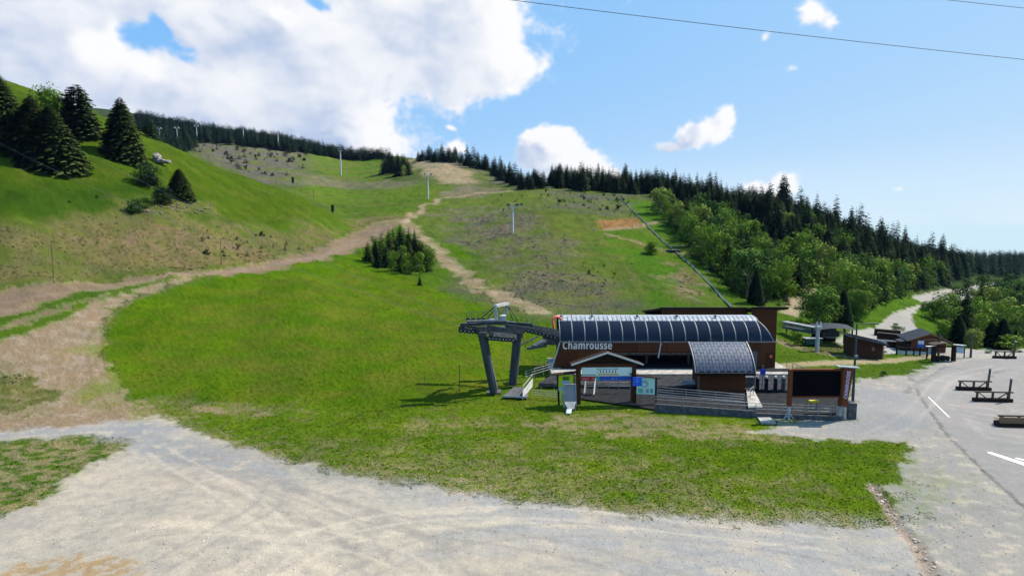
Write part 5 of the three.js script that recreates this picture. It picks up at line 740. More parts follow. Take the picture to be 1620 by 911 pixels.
// ---------------------------------------------------------------- signs and railings before the station
const place = (u, v) => on(u, v);
{
  const p0 = place(914, 637), p1 = place(1003, 640), cx = (p0.x + p1.x) / 2, z = (p0.z + p1.z) / 2, H = 4.35, w = (p1.x - p0.x) / 2, g = thing('sign_shelter', 'gabled timber sign frame with a white banner over red and blue signs', 'sign shelter', [cx, (p0.y + p1.y) / 2, z], 0.03);
  for (const s of [-1, 1]) mesh('post', bx(s * w - 0.24, s * w + 0.24, -0.3, H - 0.1, -0.24, 0.24), K.wood, g);
  mesh('tie_beam', [bx(-w - 0.3, w + 0.3, H - 0.28, H + 0.02, -0.14, 0.14)], K.wood, g);
  mesh('gable', [(() => { const s = new THREE.Shape([[-w, H], [w, H], [0, H + 1.02]].map((q) => new THREE.Vector2(...q))); return metres(new THREE.ExtrudeGeometry(s, { depth: 0.06, bevelEnabled: false }).translate(0, 0, -0.05)); })()], K.woodDark, g);
  for (const s of [-1, 1]) { const a = V(s * (w + 0.85), H - 0.04, 0), b = V(0, H + 1.25, 0), r = mesh('roof', beam(a, b, 1.5, 0.10), K.woodDark, g); mesh('bargeboard', beam(a.clone().add(V(0, 0.06, 0.78)), b.clone().add(V(0, 0.06, 0.78)), 0.07, 0.16), K.trim, r); }
  const W2 = w * 2 - 0.55;
  const banner = picture(1024, 160, (c, W, h) => { c.fillStyle = '#e4efe9'; c.fillRect(0, 0, W, h); c.fillStyle = '#30363a'; c.font = 'bold 46px sans-serif'; c.textAlign = 'center'; c.fillText('TÉLÉSIÈGE LA CROIX', W * 0.51, 50); for (let i = 0; i < 6; i++) { c.fillStyle = ['#3a4a58', '#7a5a3a', '#555', '#7a5a3a', '#8a4a38', '#556'][i]; c.fillRect(W * (0.36 + i * 0.06), 74, 24, 30); c.beginPath(); c.arc(W * (0.36 + i * 0.06) + 12, 68, 10, 0, 7); c.fill(); } c.fillStyle = '#d79a34'; c.fillRect(W * 0.32, 118, W * 0.42, 28); c.fillStyle = '#333'; c.fillRect(W * 0.955, 84, 16, 16); c.fillRect(W * 0.955, 116, 16, 16); c.fillRect(W * 0.305, 76, 14, 26); c.fillStyle = '#7a8a88'; c.fillRect(0, 128, W * 0.28, 20); });
  mesh('banner', panel(W2, 0.92).translate(0.05, H - 0.82, 0.2), banner, g);
  mesh('red_sign', panel(W2 * 0.28, 0.42).translate(-W2 * 0.36, H - 1.56, 0.2), picture(256, 64, (c, W, h) => { c.fillStyle = '#a8121c'; c.fillRect(0, 0, W, h); c.fillStyle = '#e8b0b0'; c.fillRect(14, 28, 130, 9); c.beginPath(); c.arc(222, 34, 12, 0, 7); c.fill(); }), g);
  mesh('blue_sign', panel(W2 * 0.70, 0.42).translate(W2 * 0.15, H - 1.56, 0.2), picture(640, 64, (c, W, h) => { c.fillStyle = '#1450b4'; c.fillRect(0, 0, W, h); c.fillStyle = '#2f9a8c'; c.fillRect(0, 0, 60, h); c.fillStyle = '#9ec4f0'; c.beginPath(); c.arc(300, 34, 11, 0, 7); c.fill(); c.fillRect(360, 20, 8, 26); }), g);
  const bl = picture(128, 128, (c) => { c.fillStyle = '#1559d6'; c.fillRect(0, 0, 128, 128); c.strokeStyle = '#5f9cf2'; c.lineWidth = 7; c.beginPath(); c.moveTo(64, 20); c.lineTo(64, 108); c.moveTo(24, 62); c.lineTo(104, 62); c.moveTo(36, 30); c.lineTo(92, 30); c.stroke(); });
  const q = place(1004, 642); const b = thing('blue_sign', 'square bright blue sign on the right post of the timber sign frame', 'sign', [q.x + 0.15, q.y, q.z + 0.42]); mesh('plate', panel(0.95, 0.95, 0.05).translate(0, 2.72, 0), bl, b); mesh('bracket', bx(-0.06, 0.06, 2.3, 3.1, -0.2, -0.03), K.galva, b);
  const n2 = V(pt(1207.5, 590, 70.2).x, 0, -70.2); const b2 = thing('blue_sign', 'small dark blue sign hanging above the turnstiles', 'sign', [n2.x, 0.33, n2.z]); mesh('plate', panel(0.62, 0.68, 0.04).translate(0, 2.1, 0), std(0.03, 0.05, 0.42, 0.5), b2); mesh('post', bx(-0.04, 0.04, 0, 2.9, -0.1, -0.03), K.galva, b2);
}
{ // map board at the right of the frame and green board at its left
  const p = place(1021, 641), o = thing('map_board', 'pale green map board with a small roof right of the timber sign frame', 'board', [p.x, p.y, p.z], -0.12);
  for (const s of [-1, 1]) mesh('post', bx(s * 1.05 - 0.1, s * 1.05 + 0.1, -0.2, 3.1 - s * 0.12, -0.1, 0.1), K.woodDark, o);
  mesh('roof', [beam(V(-1.6, 3.32, 0), V(1.55, 3.0, 0), 0.7, 0.08)], K.woodDark, o); mesh('base', [bx(-1.3, 1.3, -0.15, 0.08, -0.4, 0.45)], K.concrete, o);
  mesh('map', panel(1.9, 1.75).translate(0, 2.1, 0.12), picture(256, 256, (c) => { c.fillStyle = '#bfe0d4'; c.fillRect(0, 0, 256, 256); c.fillStyle = '#8fb8ae'; c.beginPath(); c.arc(110, 96, 58, 0, 7); c.fill(); c.fillStyle = '#cfe8e2'; c.beginPath(); c.arc(104, 104, 24, 0, 7); c.fill(); c.fillStyle = '#6fae96'; c.fillRect(20, 168, 76, 70); c.fillStyle = '#8798a0'; c.fillRect(130, 172, 44, 64); c.fillStyle = '#5f9a88'; c.fillRect(192, 164, 40, 70); }), o);
  const q = place(895, 640), l = thing('info_board', 'yellow-green notice board with a dark little roof left of the timber frame', 'board', [q.x, q.y, q.z], 0.1);
  for (const s of [-1, 1]) mesh('post', beam(V(s * 0.85 + 0.14, -0.2, 0), V(s * 0.85 - 0.06, 3.3, 0), 0.18, 0.18), K.woodDark, l);
  mesh('roof', [beam(V(-1.5, 3.28, 0), V(1.2, 3.5, 0), 0.9, 0.09)], K.woodDark, l);
  mesh('notice', panel(1.6, 1.7).translate(-0.02, 2.4, 0.12), picture(256, 256, (c) => { c.fillStyle = '#b9cf10'; c.fillRect(0, 0, 256, 256); c.fillStyle = '#56680e'; c.fillRect(70, 30, 116, 60); c.fillStyle = '#9db4d8'; c.fillRect(64, 100, 130, 156); c.fillStyle = '#a9c8d8'; c.fillRect(0, 210, 256, 46); c.fillStyle = '#90a5cc'; c.fillRect(84, 120, 90, 60); }), l);
  const r = place(903, 652), s = thing('chute', 'grey and white metal chute standing on the grass before the notice board', 'chute', [r.x, r.y, r.z], 0.05);
  mesh('frame', [beam(V(-0.62, 0.35, -0.5), V(-0.55, 2.6, -1.1), 0.14, 0.5), beam(V(0.62, 0.5, -0.5), V(0.62, 2.6, -1.1), 0.12, 0.3), beam(V(-0.6, 2.6, -1.1), V(0.66, 2.6, -1.1), 0.2, 0.12)], K.galva, s);
  mesh('plate', [beam(V(0.04, 1.0, -0.6), V(0.04, 2.5, -1.08), 1.0, 0.05)], std(0.25, 0.25, 0.26, 0.6), s); mesh('tray', [(() => { const g = new THREE.BoxGeometry(1.25, 0.12, 0.9).translate(0, 0, 0.45); const a = g.attributes.position; for (let i = 0; i < a.count; i++) if (a.getZ(i) > 0.5) a.setX(i, a.getX(i) * 0.5); g.computeVertexNormals(); return metres(g.rotateX(0.75).translate(0, 0.95, -0.55)); })()], K.galva, s); mesh('spout', [beam(V(-0.12, 0.4, 0.0), V(-0.32, 0.08, 0.7), 0.5, 0.08)], std(0.55, 0.62, 0.70, 0.5), s); mesh('leg', [bar(V(-0.5, -0.1, -0.4), V(-0.5, 0.9, -0.5), 0.05), bar(V(0.5, -0.1, -0.4), V(0.5, 0.9, -0.5), 0.05)], K.galva, s);
  const m = place(893, 640); const gsn = thing('green_sign', 'small green and white sign leaning beside the metal chute', 'sign', [pt(891, 640, 66).x, m.y, m.z + 0.5], 0.2); mesh('plate', panel(0.4, 0.75).rotateX(-0.2).translate(0, 0.95, 0), std(0.16, 0.5, 0.25, 0.5), gsn); mesh('stem', bar(V(0, -0.1, -0.05), V(0, 0.9, -0.03), 0.03), K.galva, gsn);
}
function railing(name, label, a, b, posts, rails, h, mat = K.galva, r = 0.028, group) {   // straight piece of tube railing between two feet
  const o = thing(name, label, 'railing', [a.x, a.y, a.z], 0, group), d = b.clone().sub(a);
  for (let i = 0; i < posts; i++) { const p = d.clone().multiplyScalar(i / (posts - 1)); mesh('post', bar(p, p.clone().add(V(0, h, 0)), r * 1.1), mat, o); }
  for (let k = 0; k < rails; k++) { const y = h * (1 - k / (rails + 0.5)); mesh('rail', bar(V(0, y, 0), d.clone().add(V(0, y, 0)), r), mat, o); }
  return o;
}
{
  // low front wall with a rail, and the ramp railing behind it
  const A = V(pt(1037, 652, 62.6).x, 0, -62.9), Bm = V(pt(1198, 663, 60.8).x, 0, -61.2), Cw = V(pt(1337, 667, 60).x, 0, -60.3), w = thing('front_wall', 'low grey concrete wall below the railings facing the lawn', 'wall');
  mesh('wall', [beam(V(A.x, 0.25, A.z), V(Bm.x, 0.02, Bm.z), 0.22, 1.2)], K.concreteGrey, w); mesh('wall', [beam(V(Bm.x, -0.05, Bm.z), V(Cw.x, -0.1, Cw.z), 0.2, 0.9)], K.concreteGrey, w);
  railing('railing', 'long tube railing on top of the low front wall left of the screen', V(A.x, 0.84, A.z), V(Bm.x, 0.61, Bm.z), 8, 2, 0.8);
  railing('railing', 'tube railing below the big black screen', V(Bm.x, 0.39, Bm.z), V(Cw.x, 0.34, Cw.z), 8, 3, 1.0);
  railing('railing', 'tube railing of the ramp behind the front wall', V(A.x - 0.6, 0.9, A.z - 2.6), V(pt(1180, 640, 63).x, 0.55, -63.3), 8, 4, 1.15);
  railing('railing', 'railing seen under the sign frame with the white end panels', V(pt(928, 625, 69).x, 0.3, -69.4), V(pt(998, 625, 69).x, 0.3, -69.4), 5, 3, 1.6, K.galva);
  [[925, 'white sheet end panel left of the pair under the sign frame'], [940, 'white sheet end panel right of the pair under the sign frame']].forEach(([u, label], i) => { const z = -69.2 + i * 0.5, o = thing('end_panel', label, 'panel', [pt(u, 620, -z).x, 0.3, z], 1.15); mesh('sheet', [(() => { const s = new THREE.Shape([[-0.45, 0], [0.15, 0], [0.55, 1.7], [0.1, 1.55]].map((q) => new THREE.Vector2(...q))); return metres(new THREE.ExtrudeGeometry(s, { depth: 0.04, bevelEnabled: false })); })()], K.white, o); mesh('post', bar(V(0.5, -0.2, 0.02), V(0.5, 1.7, 0.02), 0.05), K.galva, o); });
  // deck at the left with its white side panel
  const dl = V(pt(796, 623, 68).x, 0.2, -68.2), dr = V(pt(835, 628, 68).x, 0.2, -67.8), dk = thing('landing', 'small grey metal landing at the foot of the sheave tower', 'landing');
  mesh('deck', [prism([[dl.x, -68], [dr.x, -67.6], [pt(835, 610, 71.5).x, -71.6], [pt(812, 610, 71.5).x, -71.6]], 0.15, 0.3)], K.concreteGrey, dk); mesh('edge', [beam(V(dl.x, 0.24, -67.96), V(dr.x, 0.24, -67.56), 0.06, 0.2)], K.galvaPale, dk);
  const pa = V(pt(827, 628, 67.6).x, -0.05, -67.5), pb = V(pt(843, 612, 70.5).x, 0.4, -71.3);
  railing('railing', 'railing with a white sheet panel rising to the asphalt ramp', pa, pb, 3, 2, 1.5, K.galvaPale); const sp = mesh('side_panel', [beam(pa.clone().add(V(0, 0.55, 0)), pb.clone().add(V(0, 0.55, 0)), 0.03, 0.9)], K.white); tag(sp, 'white sheet fixed to the railing left of the asphalt ramp', 'panel');
  railing('railing', 'pale railing along the grass below the asphalt ramp', V(pt(842, 622, 68.4).x, 0, -68.2), V(pt(888, 631, 67).x, 0, -67.0), 5, 3, 0.9, K.galvaPale, 0.022);
  railing('railing', 'thin railing on the slope behind the landing', V(pt(831, 598, 74).x, 0.5, -74), V(pt(874, 596, 76).x, 0.9, -76.5), 4, 3, 1.1, K.galvaPale, 0.022); railing('railing', 'dark railing at the back of the asphalt ramp', V(pt(845, 592, 77).x, 0.7, -77), V(pt(878, 590, 79).x, 0.9, -78.6), 3, 2, 1.1, K.steel, 0.025);
  // stair at the right end
  const sx = X1 + 1.2, stt = thing('metal_stair', 'grey metal stair with slanting railings at the right end of the station', 'stair', [sx, 0, -77.5]);
  for (let i = 0; i < 5; i++) mesh('step', bx(0.2 + i * 0.45, 0.65 + i * 0.45, 0.75 - i * 0.17, 0.79 - i * 0.17, -0.8, 0.8), K.galva, stt);
  for (const s of [-0.8, 0.8]) mesh('handrail', [bar(V(0, 1.9, s), V(2.6, 1.0, s), 0.03), bar(V(0, 1.4, s), V(2.6, 0.5, s), 0.025), bar(V(0, 0.8, s), V(0, 1.9, s), 0.03), bar(V(1.3, 0.3, s), V(1.3, 1.45, s), 0.03), bar(V(2.6, 0, s), V(2.6, 1, s), 0.03)], K.steelMid, stt);
  const st2 = stt.clone(); st2.name = numbered('metal_stair'); st2.position.set(pt(1259, 588, 76).x, -0.3, -76); scene.add(st2); st2.userData.label = 'second grey metal stair, right of the first, above the black screen';
  // turnstiles
  [1199, 1213, 1227.5, 1240].forEach((u, i) => { const z = -69.9, o = thing('turnstile', `dark slim turnstile with a white top, ${['first', 'second', 'third', 'fourth'][i]} from the ticket hut`, 'turnstile', [pt(u, 619, 69.9).x, 0.36, z], 0, 'turnstiles in front of the platform'); mesh('body', [bx(-0.10, 0.10, 0, 1.4, -0.4, 0.2)], i === 3 ? K.steel : K.darkBlue, o); mesh('reader', [bx(-0.09, 0.09, 1.4, 1.62, -0.3, 0.1), beam(V(0, 1.7, 0.0), V(0.05, 1.95, -0.1), 0.12, 0.12)], K.trim, o); mesh('arm', [bar(V(0.15, 0.95, 0.05), V(0.85, 0.95, 0.12), 0.025)], K.galva, o); });
  tag(mesh('service_box', [bx(pt(1178, 600, 71).x, pt(1196, 600, 71).x, 0.4, 1.55, -72.2, -71.2)], K.steelMid), 'grey service cabinet between the ticket hut and the first turnstile', 'cabinet');
  railing('railing', 'short steel handrail on the pale concrete strip by the hut', V(pt(1182, 640, 64.5).x, 0.42, -64.6), V(pt(1190, 626, 68).x, 0.42, -67.6), 3, 2, 1.05);
  // yellow marker, bicycle-like ring
  const y = thing('yellow_barrier', 'small yellow and grey barrier on the terrace behind the screen', 'barrier', [pt(1290, 650, 63).x, 0.15, -63.2]); mesh('beam', [bx(-0.55, 0.35, 0.75, 0.98, -0.15, 0.15)], K.yellow, y); mesh('leg', [bx(-0.4, -0.3, 0, 0.75, -0.1, 0.1), bx(0.2, 0.3, 0, 1.4, -0.1, 0.1)], K.galva, y);
}
{ // big screen
  const zl = -60.6, xl = pt(1248, 662, 60.6).x, xr = pt(1332, 664, 60.6).x, cx = (xl + xr) / 2, o = thing('display_screen', 'big black display screen in an orange-brown timber frame with a lettered side column', 'screen', [cx, -0.05, zl]), a = xl - cx, b = xr - cx, yt = EYE + ray(1290, 586)[1] * 60.4, yb = EYE + ray(1290, 626)[1] * 60.4;
  mesh('post', [bx(a - 0.17, a + 0.17, 1.35, yt + 0.12, -0.2, 0.2)], K.woodOrange, o); mesh('post_foot', [bx(a - 0.10, a + 0.10, -0.2, 1.35, -0.12, 0.12), beam(V(a - 0.5, 0.05, 0.1), V(a, 0.7, 0), 0.1), beam(V(a + 0.5, 0.05, 0.1), V(a, 0.7, 0), 0.1)], K.galvaPale, o);
  mesh('frame', [bx(a + 0.18, b - 0.35, yt, yt + 0.16, -0.15, 0.16), bx(a + 0.18, b - 0.35, yb - 0.18, yb - 0.02, -0.15, 0.16)], K.woodOrange, o);
  mesh('screen_panel', [bx(a + 0.18, b - 0.34, yb - 0.015, yt - 0.005, -0.14, 0.08)], K.screen, o);
  const col = mesh('column', [(() => { const s = new THREE.Shape([[-0.36, 1.3], [0.30, 1.3], [0.86, yt + 0.28], [-0.20, yt + 0.30]].map((q) => new THREE.Vector2(...q))); return metres(new THREE.ExtrudeGeometry(s, { depth: 0.5, bevelEnabled: false }).translate(b, 0, -0.25)); })()], K.woodOrange, o);
  mesh('column_foot', [bx(b - 0.38, b + 0.32, -0.3, 1.29, -0.26, 0.26)], K.concrete, o);
  mesh('column_cap', [beam(V(b - 0.75, yt + 0.44, 0), V(b + 1.35, yt + 0.30, 0), 0.85, 0.08)], K.galva, col);
  const tw = words('CHAMROUSSE', 0.34, 0.03, 2.75); tw.rotateZ(Math.PI / 2 - 0.075).translate(b + 0.30, yt - 2.75, 0.255); mesh('lettering', tw, std(0.62, 0.52, 0.70, 0.5), col);
  mesh('stripe', bx(b - 0.33, b - 0.18, 1.32, yt + 0.2, 0.25, 0.29), K.wood, col);
  // cabinet behind the column
  tag(mesh('cabinet', [bx(pt(1341, 660, 61).x, pt(1353, 660, 61).x, -0.1, 1.5, -61.6, -60.7), beam(V(pt(1343, 640, 61).x, 1.6, -61.2), V(pt(1356, 645, 61).x, 1.35, -60.9), 0.3, 0.05)], K.concreteGrey), 'grey cabinet with a sloping lid right of the screen column', 'cabinet');
}
{ // street lamp
  const p = place(1349, 651), d = -p.z, h = EYE + ray(1357, 512)[1] * d - p.y, o = thing('street_lamp', 'tall dark street lamp with one arm beside the black screen', 'street lamp', [p.x, p.y, p.z]);
  mesh('pole', new THREE.CylinderGeometry(0.07, 0.15, h, 12).translate(0, h / 2, 0), K.steel, o); mesh('base', new THREE.CylinderGeometry(0.2, 0.24, 0.9, 12).translate(0, 0.45, 0), K.steel, o);
  mesh('arm', [bar(V(0, h - 0.05, 0), V(1.5, h + 0.02, 0), 0.05)], K.steel, o); mesh('lamp_head', [beam(V(1.3, h - 0.03, 0), V(2.15, h + 0.0, 0), 0.26, 0.10)], K.steel, o); mesh('fuse_box', bx(-0.12, 0.2, h * 0.62, h * 0.62 + 0.25, -0.05, 0.18), K.galva, o);
}
// poles and markers on the slopes
[[84, 441, 388, 'thin grey wooden pole at the foot of the left hill', 0.06], [727, 620, 578, 'thin pole standing in the grass left of the sheave tower', 0.05], [496, 318, 297, 'thin pale pole on the upper meadow', 0.09], [350, 420, 378, 'thin pale pole at the foot of the left hill above the track', 0.06], [436, 292, 280, 'short leaning pole by the grey scrub', 0.09], [672, 612, 596, 'short thin stake in the green bowl', 0.03]].forEach(([u, v, t, label, r]) => { const p = place(u, v), h = EYE + ray(u, t)[1] * -p.z - p.y, o = thing('pole', label, 'pole', [p.x, p.y, p.z]); mesh('shaft', new THREE.CylinderGeometry(r * 0.8, r, h + 0.4, 7).translate(0, h / 2 - 0.2, 0), K.woodGrey, o); mesh('cap', new THREE.CylinderGeometry(r * 1.5, r * 1.5, 0.12, 7).translate(0, h, 0), K.steelMid, o); });
[[526, 338, 324, 'black padded marker post beside the end of the left hill'], [463, 292, 280, 'black padded marker post higher up by the grey scrub']].forEach(([u, v, t, label]) => { const p = place(u, v), h = EYE + ray(u, t)[1] * -p.z - p.y, o = thing('marker_post', label, 'marker post', [p.x, p.y, p.z]); mesh('post', new THREE.CylinderGeometry(0.14, 0.16, h, 8).translate(0, h / 2, 0), K.woodDark, o); mesh('pad', new THREE.CylinderGeometry(0.62, 0.62, h * 0.75, 10).translate(0, h * 0.62, 0), K.black, o); });
{ const p = place(809, 287), o = thing('cabin', 'tiny dark cabin with a mast below the skyline trees', 'cabin', [p.x, p.y, p.z], 0.3); mesh('wall', bx(-1.7, 1.7, 0, 1.8, -1.3, 1.3), K.woodDark, o); mesh('roof', [beam(V(-2.1, 1.75, 0), V(0, 2.6, 0), 3.2, 0.12), beam(V(2.1, 1.75, 0), V(0, 2.6, 0), 3.2, 0.12)], K.roofDark, o); mesh('mast', bar(V(2.2, 0, 0), V(2.4, 4.5, 0), 0.09), K.galva, o); }
// rocks
function boulder(seed, w, h, d) { const g = new THREE.IcosahedronGeometry(1, 2), p = g.attributes.position; for (let i = 0; i < p.count; i++) { const x = p.getX(i), y = p.getY(i), z = p.getZ(i), k = 1 + 0.35 * noise(x * 1.4 + seed, y * 1.4 + z * 1.1) + 0.15 * noise(x * 4 + seed, z * 4 + y * 3); p.setXYZ(i, x * k * w, y * k * h, z * k * d); } const f = g.index ? g.toNonIndexed() : g; f.computeVertexNormals(); return metres(f); }
{ const p = place(250, 258), o = thing('rock', 'jagged grey rock outcrop below the lone spruce on the left hill', 'rock', [p.x, p.y, p.z]); mesh('boulder', boulder(1, 1.1, 1.6, 1.0).rotateZ(0.4).translate(-0.1, 0.9, 0), K.rock, o); mesh('boulder', boulder(2, 1.4, 0.7, 1.0).translate(0.9, 0.3, 0.4), K.rock, o); mesh('boulder', boulder(3, 0.8, 0.5, 0.7).translate(2.6, 0.1, 0.3), K.rock, o); }
// painted lines on the car park, 4 mm proud
function painted(pts, label) { const P = pts.map(([u, v]) => { const p = at(u, v); return V(p.x, 0, p.z); }), g = new THREE.BufferGeometry(), A = [], I = [], n = 14; for (let i = 0; i <= n; i++) for (const [a, b] of [[P[0], P[1]], [P[3], P[2]]]) { const q = a.clone().lerp(b, i / n); A.push(q.x, groundY(q.x, q.z, 'car_park') + 0.012, q.z); } for (let i = 0; i < n; i++) I.push(i * 2, i * 2 + 1, i * 2 + 2, i * 2 + 1, i * 2 + 3, i * 2 + 2); g.setAttribute('position', new THREE.Float32BufferAttribute(A, 3)); g.setIndex(I); g.computeVertexNormals(); if (g.attributes.normal.getY(0) < 0) { g.setIndex(I.reverse()); g.computeVertexNormals(); } return tag(mesh('painted_line', metres(g), K.paint), label, 'road marking'); }
painted([[1469, 628], [1502, 660], [1504, 660], [1470.5, 628]], 'white painted line along the left edge of the car park asphalt');
painted([[1562, 716], [1680, 757], [1680, 750], [1568, 715]], 'broad white painted stripe at the lower right of the car park');
painted([[1606, 725], [1700, 750], [1700, 745], [1610, 724]], 'second white painted stripe cut off by the right edge');
// ---------------------------------------------------------------- timber barriers on the car park
function timberBarrier(u, v, len, turn, label, mast, filled) {
  const p = place(u, v), o = thing('timber_barrier', label, 'barrier', [p.x, p.y, p.z], turn), L = len / 2;
  mesh('sleeper', bx(-L, L, 0, 0.36, -0.28, 0.28), K.woodDark, o);
  mesh('top_rail', bx(-L + 0.1, L + 0.1, 0.98, 1.12, -0.09, 0.09), K.woodGrey, o);
  for (const f of [-0.82, 0, 0.8]) mesh('post', bx(L * f - 0.09, L * f + 0.09, 0.36, 0.98, -0.08, 0.08), K.woodGrey, o);
  mesh('brace', beam(V(-L * 0.74, 0.95, 0), V(-L * 0.35, 0.38, 0), 0.09), K.woodGrey, o); mesh('brace', beam(V(L * 0.72, 0.95, 0), V(L * 0.3, 0.38, 0), 0.09), K.woodGrey, o);
  if (mast) { const m = mesh('mast', beam(V(L * 0.84, 0.4, 0), V(L * 0.84 + 0.12, 2.5, 0), 0.16), K.woodGrey, o); mesh('mast_tip', bx(L * 0.84 + 0.02, L * 0.84 + 0.22, 2.5, 2.68, -0.1, 0.1), K.white, m); }
  if (filled) { mesh('box_side', bx(-L + 0.15, L, 0.36, 0.95, 0.16, 0.22), K.woodRaw, o); mesh('box_top', bx(-L + 0.15, L, 0.62, 0.68, -0.7, 0.16), K.woodRaw, o); mesh('sleeper', bx(-L + 0.3, L, 0, 0.36, -0.9, -0.4), K.woodDark, o); }
  return o;
}
timberBarrier(1541, 617, 3.7, -0.09, 'open timber barrier with a tall mast, farther of the pair on the car park', true);
timberBarrier(1571, 635, 3.95, -0.09, 'open timber barrier with a tall mast, nearer of the pair on the car park', true);
timberBarrier(1612, 675, 4.0, -0.08, 'boxed timber barrier cut off by the right edge of the picture', false, true);
timberBarrier(1590, 567, 3.2, -0.03, 'small far timber barrier at the back of the car park', true);
// ---------------------------------------------------------------- hut, chalet and fences by the road
{
  const p = place(1372, 567), d = -p.z, k = d / 985, o = thing('hut', 'small dark brown hut under a grey-blue pitched roof', 'hut', [p.x + 0.35, p.y, p.z - 1.6], -0.12), w = 23.5 * k, h0 = 2.85, h1 = 2.0;
  mesh('wall', [metres(new THREE.ExtrudeGeometry(new THREE.Shape([[-w, -0.3], [w - 0.2, -0.3], [w - 0.2, h1], [-w, h0 + 0.2]].map((q) => new THREE.Vector2(...q))), { depth: 3.4, bevelEnabled: false }).translate(0, 0, -1.7))], std(0.095, 0.04, 0.022, 0.8, 0, { map: tWood(0.8) }), o);
  const r = mesh('roof', [beam(V(-w - 0.5, h0 + 0.42, 0), V(w + 0.45, h1 + 0.08, 0), 4.6, 0.14)], K.roofBlue, o); for (let i = 0; i < 9; i++) mesh('seam', beam(V(-w - 0.5, h0 + 0.51, -2.2 + i * 0.55), V(w + 0.45, h1 + 0.17, -2.2 + i * 0.55), 0.05, 0.06), K.roofDark, r);
  mesh('gable_trim', [beam(V(-w - 0.5, h0 + 0.36, 2.3), V(w + 0.45, h1 + 0.02, 2.3), 0.08, 0.2)], K.woodDark, o);
  mesh('hatch', bx(w * 0.2, w * 0.2 + 0.4, 1.2, 1.75, 1.69, 1.74), K.woodRaw, o); mesh('corner_post', bx(w - 0.28, w - 0.12, -0.2, h1, 1.62, 1.76), K.woodRaw, o);
}
{
  const p = place(1474, 556), d = -p.z, k = d / 985, o = thing('chalet', 'brown timber chalet with a grey gabled roof at the edge of the car park', 'chalet', [p.x, p.y, p.z - 1.8], -0.28), w = 24 * k;
  mesh('wall', [metres(new THREE.ExtrudeGeometry(new THREE.Shape([[-w, -0.4], [w, -0.4], [w, 1.75], [0.2, 2.75], [-w, 1.75]].map((q) => new THREE.Vector2(...q))), { depth: 4.6, bevelEnabled: false }).translate(0, 0, -2.6))], std(0.24, 0.075, 0.032, 0.75, 0, { map: tWood(0.8) }), o);
  for (const s of [-1, 1]) { const r = mesh('roof', beam(V(s * (w + 0.75), 1.62, -0.3), V(0.2, 2.98, -0.3), 5.4, 0.14), K.roofDark, o); mesh('bargeboard', beam(V(s * (w + 0.75), 1.60, 2.4), V(0.2, 2.96, 2.4), 0.07, 0.2), K.woodRaw, r); }
  mesh('poster', panel(0.85, 1.15).translate(-w * 0.45, 1.15, 2.03), picture(64, 96, (c) => { c.fillStyle = '#d8dde6'; c.fillRect(0, 0, 64, 96); c.fillStyle = '#2f5fb0'; c.fillRect(0, 48, 64, 48); }), o); mesh('shutter', bx(w * 0.1, w * 0.7, 0.7, 1.5, 2.0, 2.05), K.woodOrange, o); mesh('sign_board', bx(-w * 0.3, w * 0.5, 1.8, 2.1, 2.0, 2.05), K.woodRaw, o);
  const l = thing('lean_to', 'dark little shed leaning on the left side of the chalet', 'shed', [p.x - 3.1, p.y, p.z - 1.9], -0.28); mesh('wall', bx(-0.9, 0.7, -0.2, 1.3, -1.0, 1.0), K.woodDark, l); mesh('roof', beam(V(-1.1, 1.35, 0), V(0.9, 1.7, 0), 2.4, 0.1), K.roofDark, l);
}
// timber walls of the enclosure by the road, posts with white netting
[[1384, 530, 1423, 533, 1.1, 'dark timber wall farthest back in the enclosure by the road'], [1388, 538, 1438, 543, 1.3, 'long brown timber wall in the middle of the enclosure by the road'], [1404, 549, 1440, 551, 0.9, 'low timber wall nearest in the enclosure beside the hut']].forEach(([u0, v0, u1, v1, h, label], i) => { const a = place(u0, v0), b = place(u1, v1), o = thing('timber_wall', label, 'wall'); mesh('boards', beam(a.clone().add(V(0, h / 2, 0)), b.clone().add(V(0, h / 2, 0)), 0.25, h), K.woodDark, o); mesh('coping', beam(a.clone().add(V(0, h + 0.06, 0)), b.clone().add(V(0, h + 0.06, 0)), 0.6, 0.1), K.woodGrey, o); const n = 6; for (let k = 0; k <= n; k++) { const q = a.clone().lerp(b, k / n); mesh('post', bx(q.x - 0.09, q.x + 0.09, q.y - 0.1, q.y + h + 0.02, q.z + 0.12, q.z + 0.28), K.woodDark, o); } });
{ const a = place(1388, 545), b = place(1436, 549), o = thing('white_wall', 'white low barrier behind the fence beside the hut', 'barrier'); mesh('panel', beam(a.clone().add(V(0, 0.5, 0)), b.clone().add(V(0, 0.5, 0)), 0.1, 0.8), K.white, o); mesh('foot', beam(a.clone().add(V(0, 0.06, 0)), b.clone().add(V(0, 0.06, 0)), 0.3, 0.12), K.concreteGrey, o); }
{ const o = thing('net_fence', 'post fence with pale netting along the enclosure before the chalet', 'fence'), P = [[1419, 562], [1434, 562.5], [1446, 562], [1456, 563], [1468, 564]].map(([u, v]) => place(u, v)); P.forEach((p) => mesh('post', bx(p.x - 0.09, p.x + 0.09, p.y - 0.2, p.y + 1.35, p.z - 0.09, p.z + 0.09), K.woodDark, o)); for (let i = 0; i + 1 < P.length; i++) { mesh('rail', bar(P[i].clone().add(V(0, 1.2, 0)), P[i + 1].clone().add(V(0, 1.2, 0)), 0.035), K.woodGrey, o); mesh('netting', beam(P[i].clone().add(V(0, 0.38, 0)), P[i + 1].clone().add(V(0, 0.38, 0)), 0.03, 0.42), K.white, o); } }
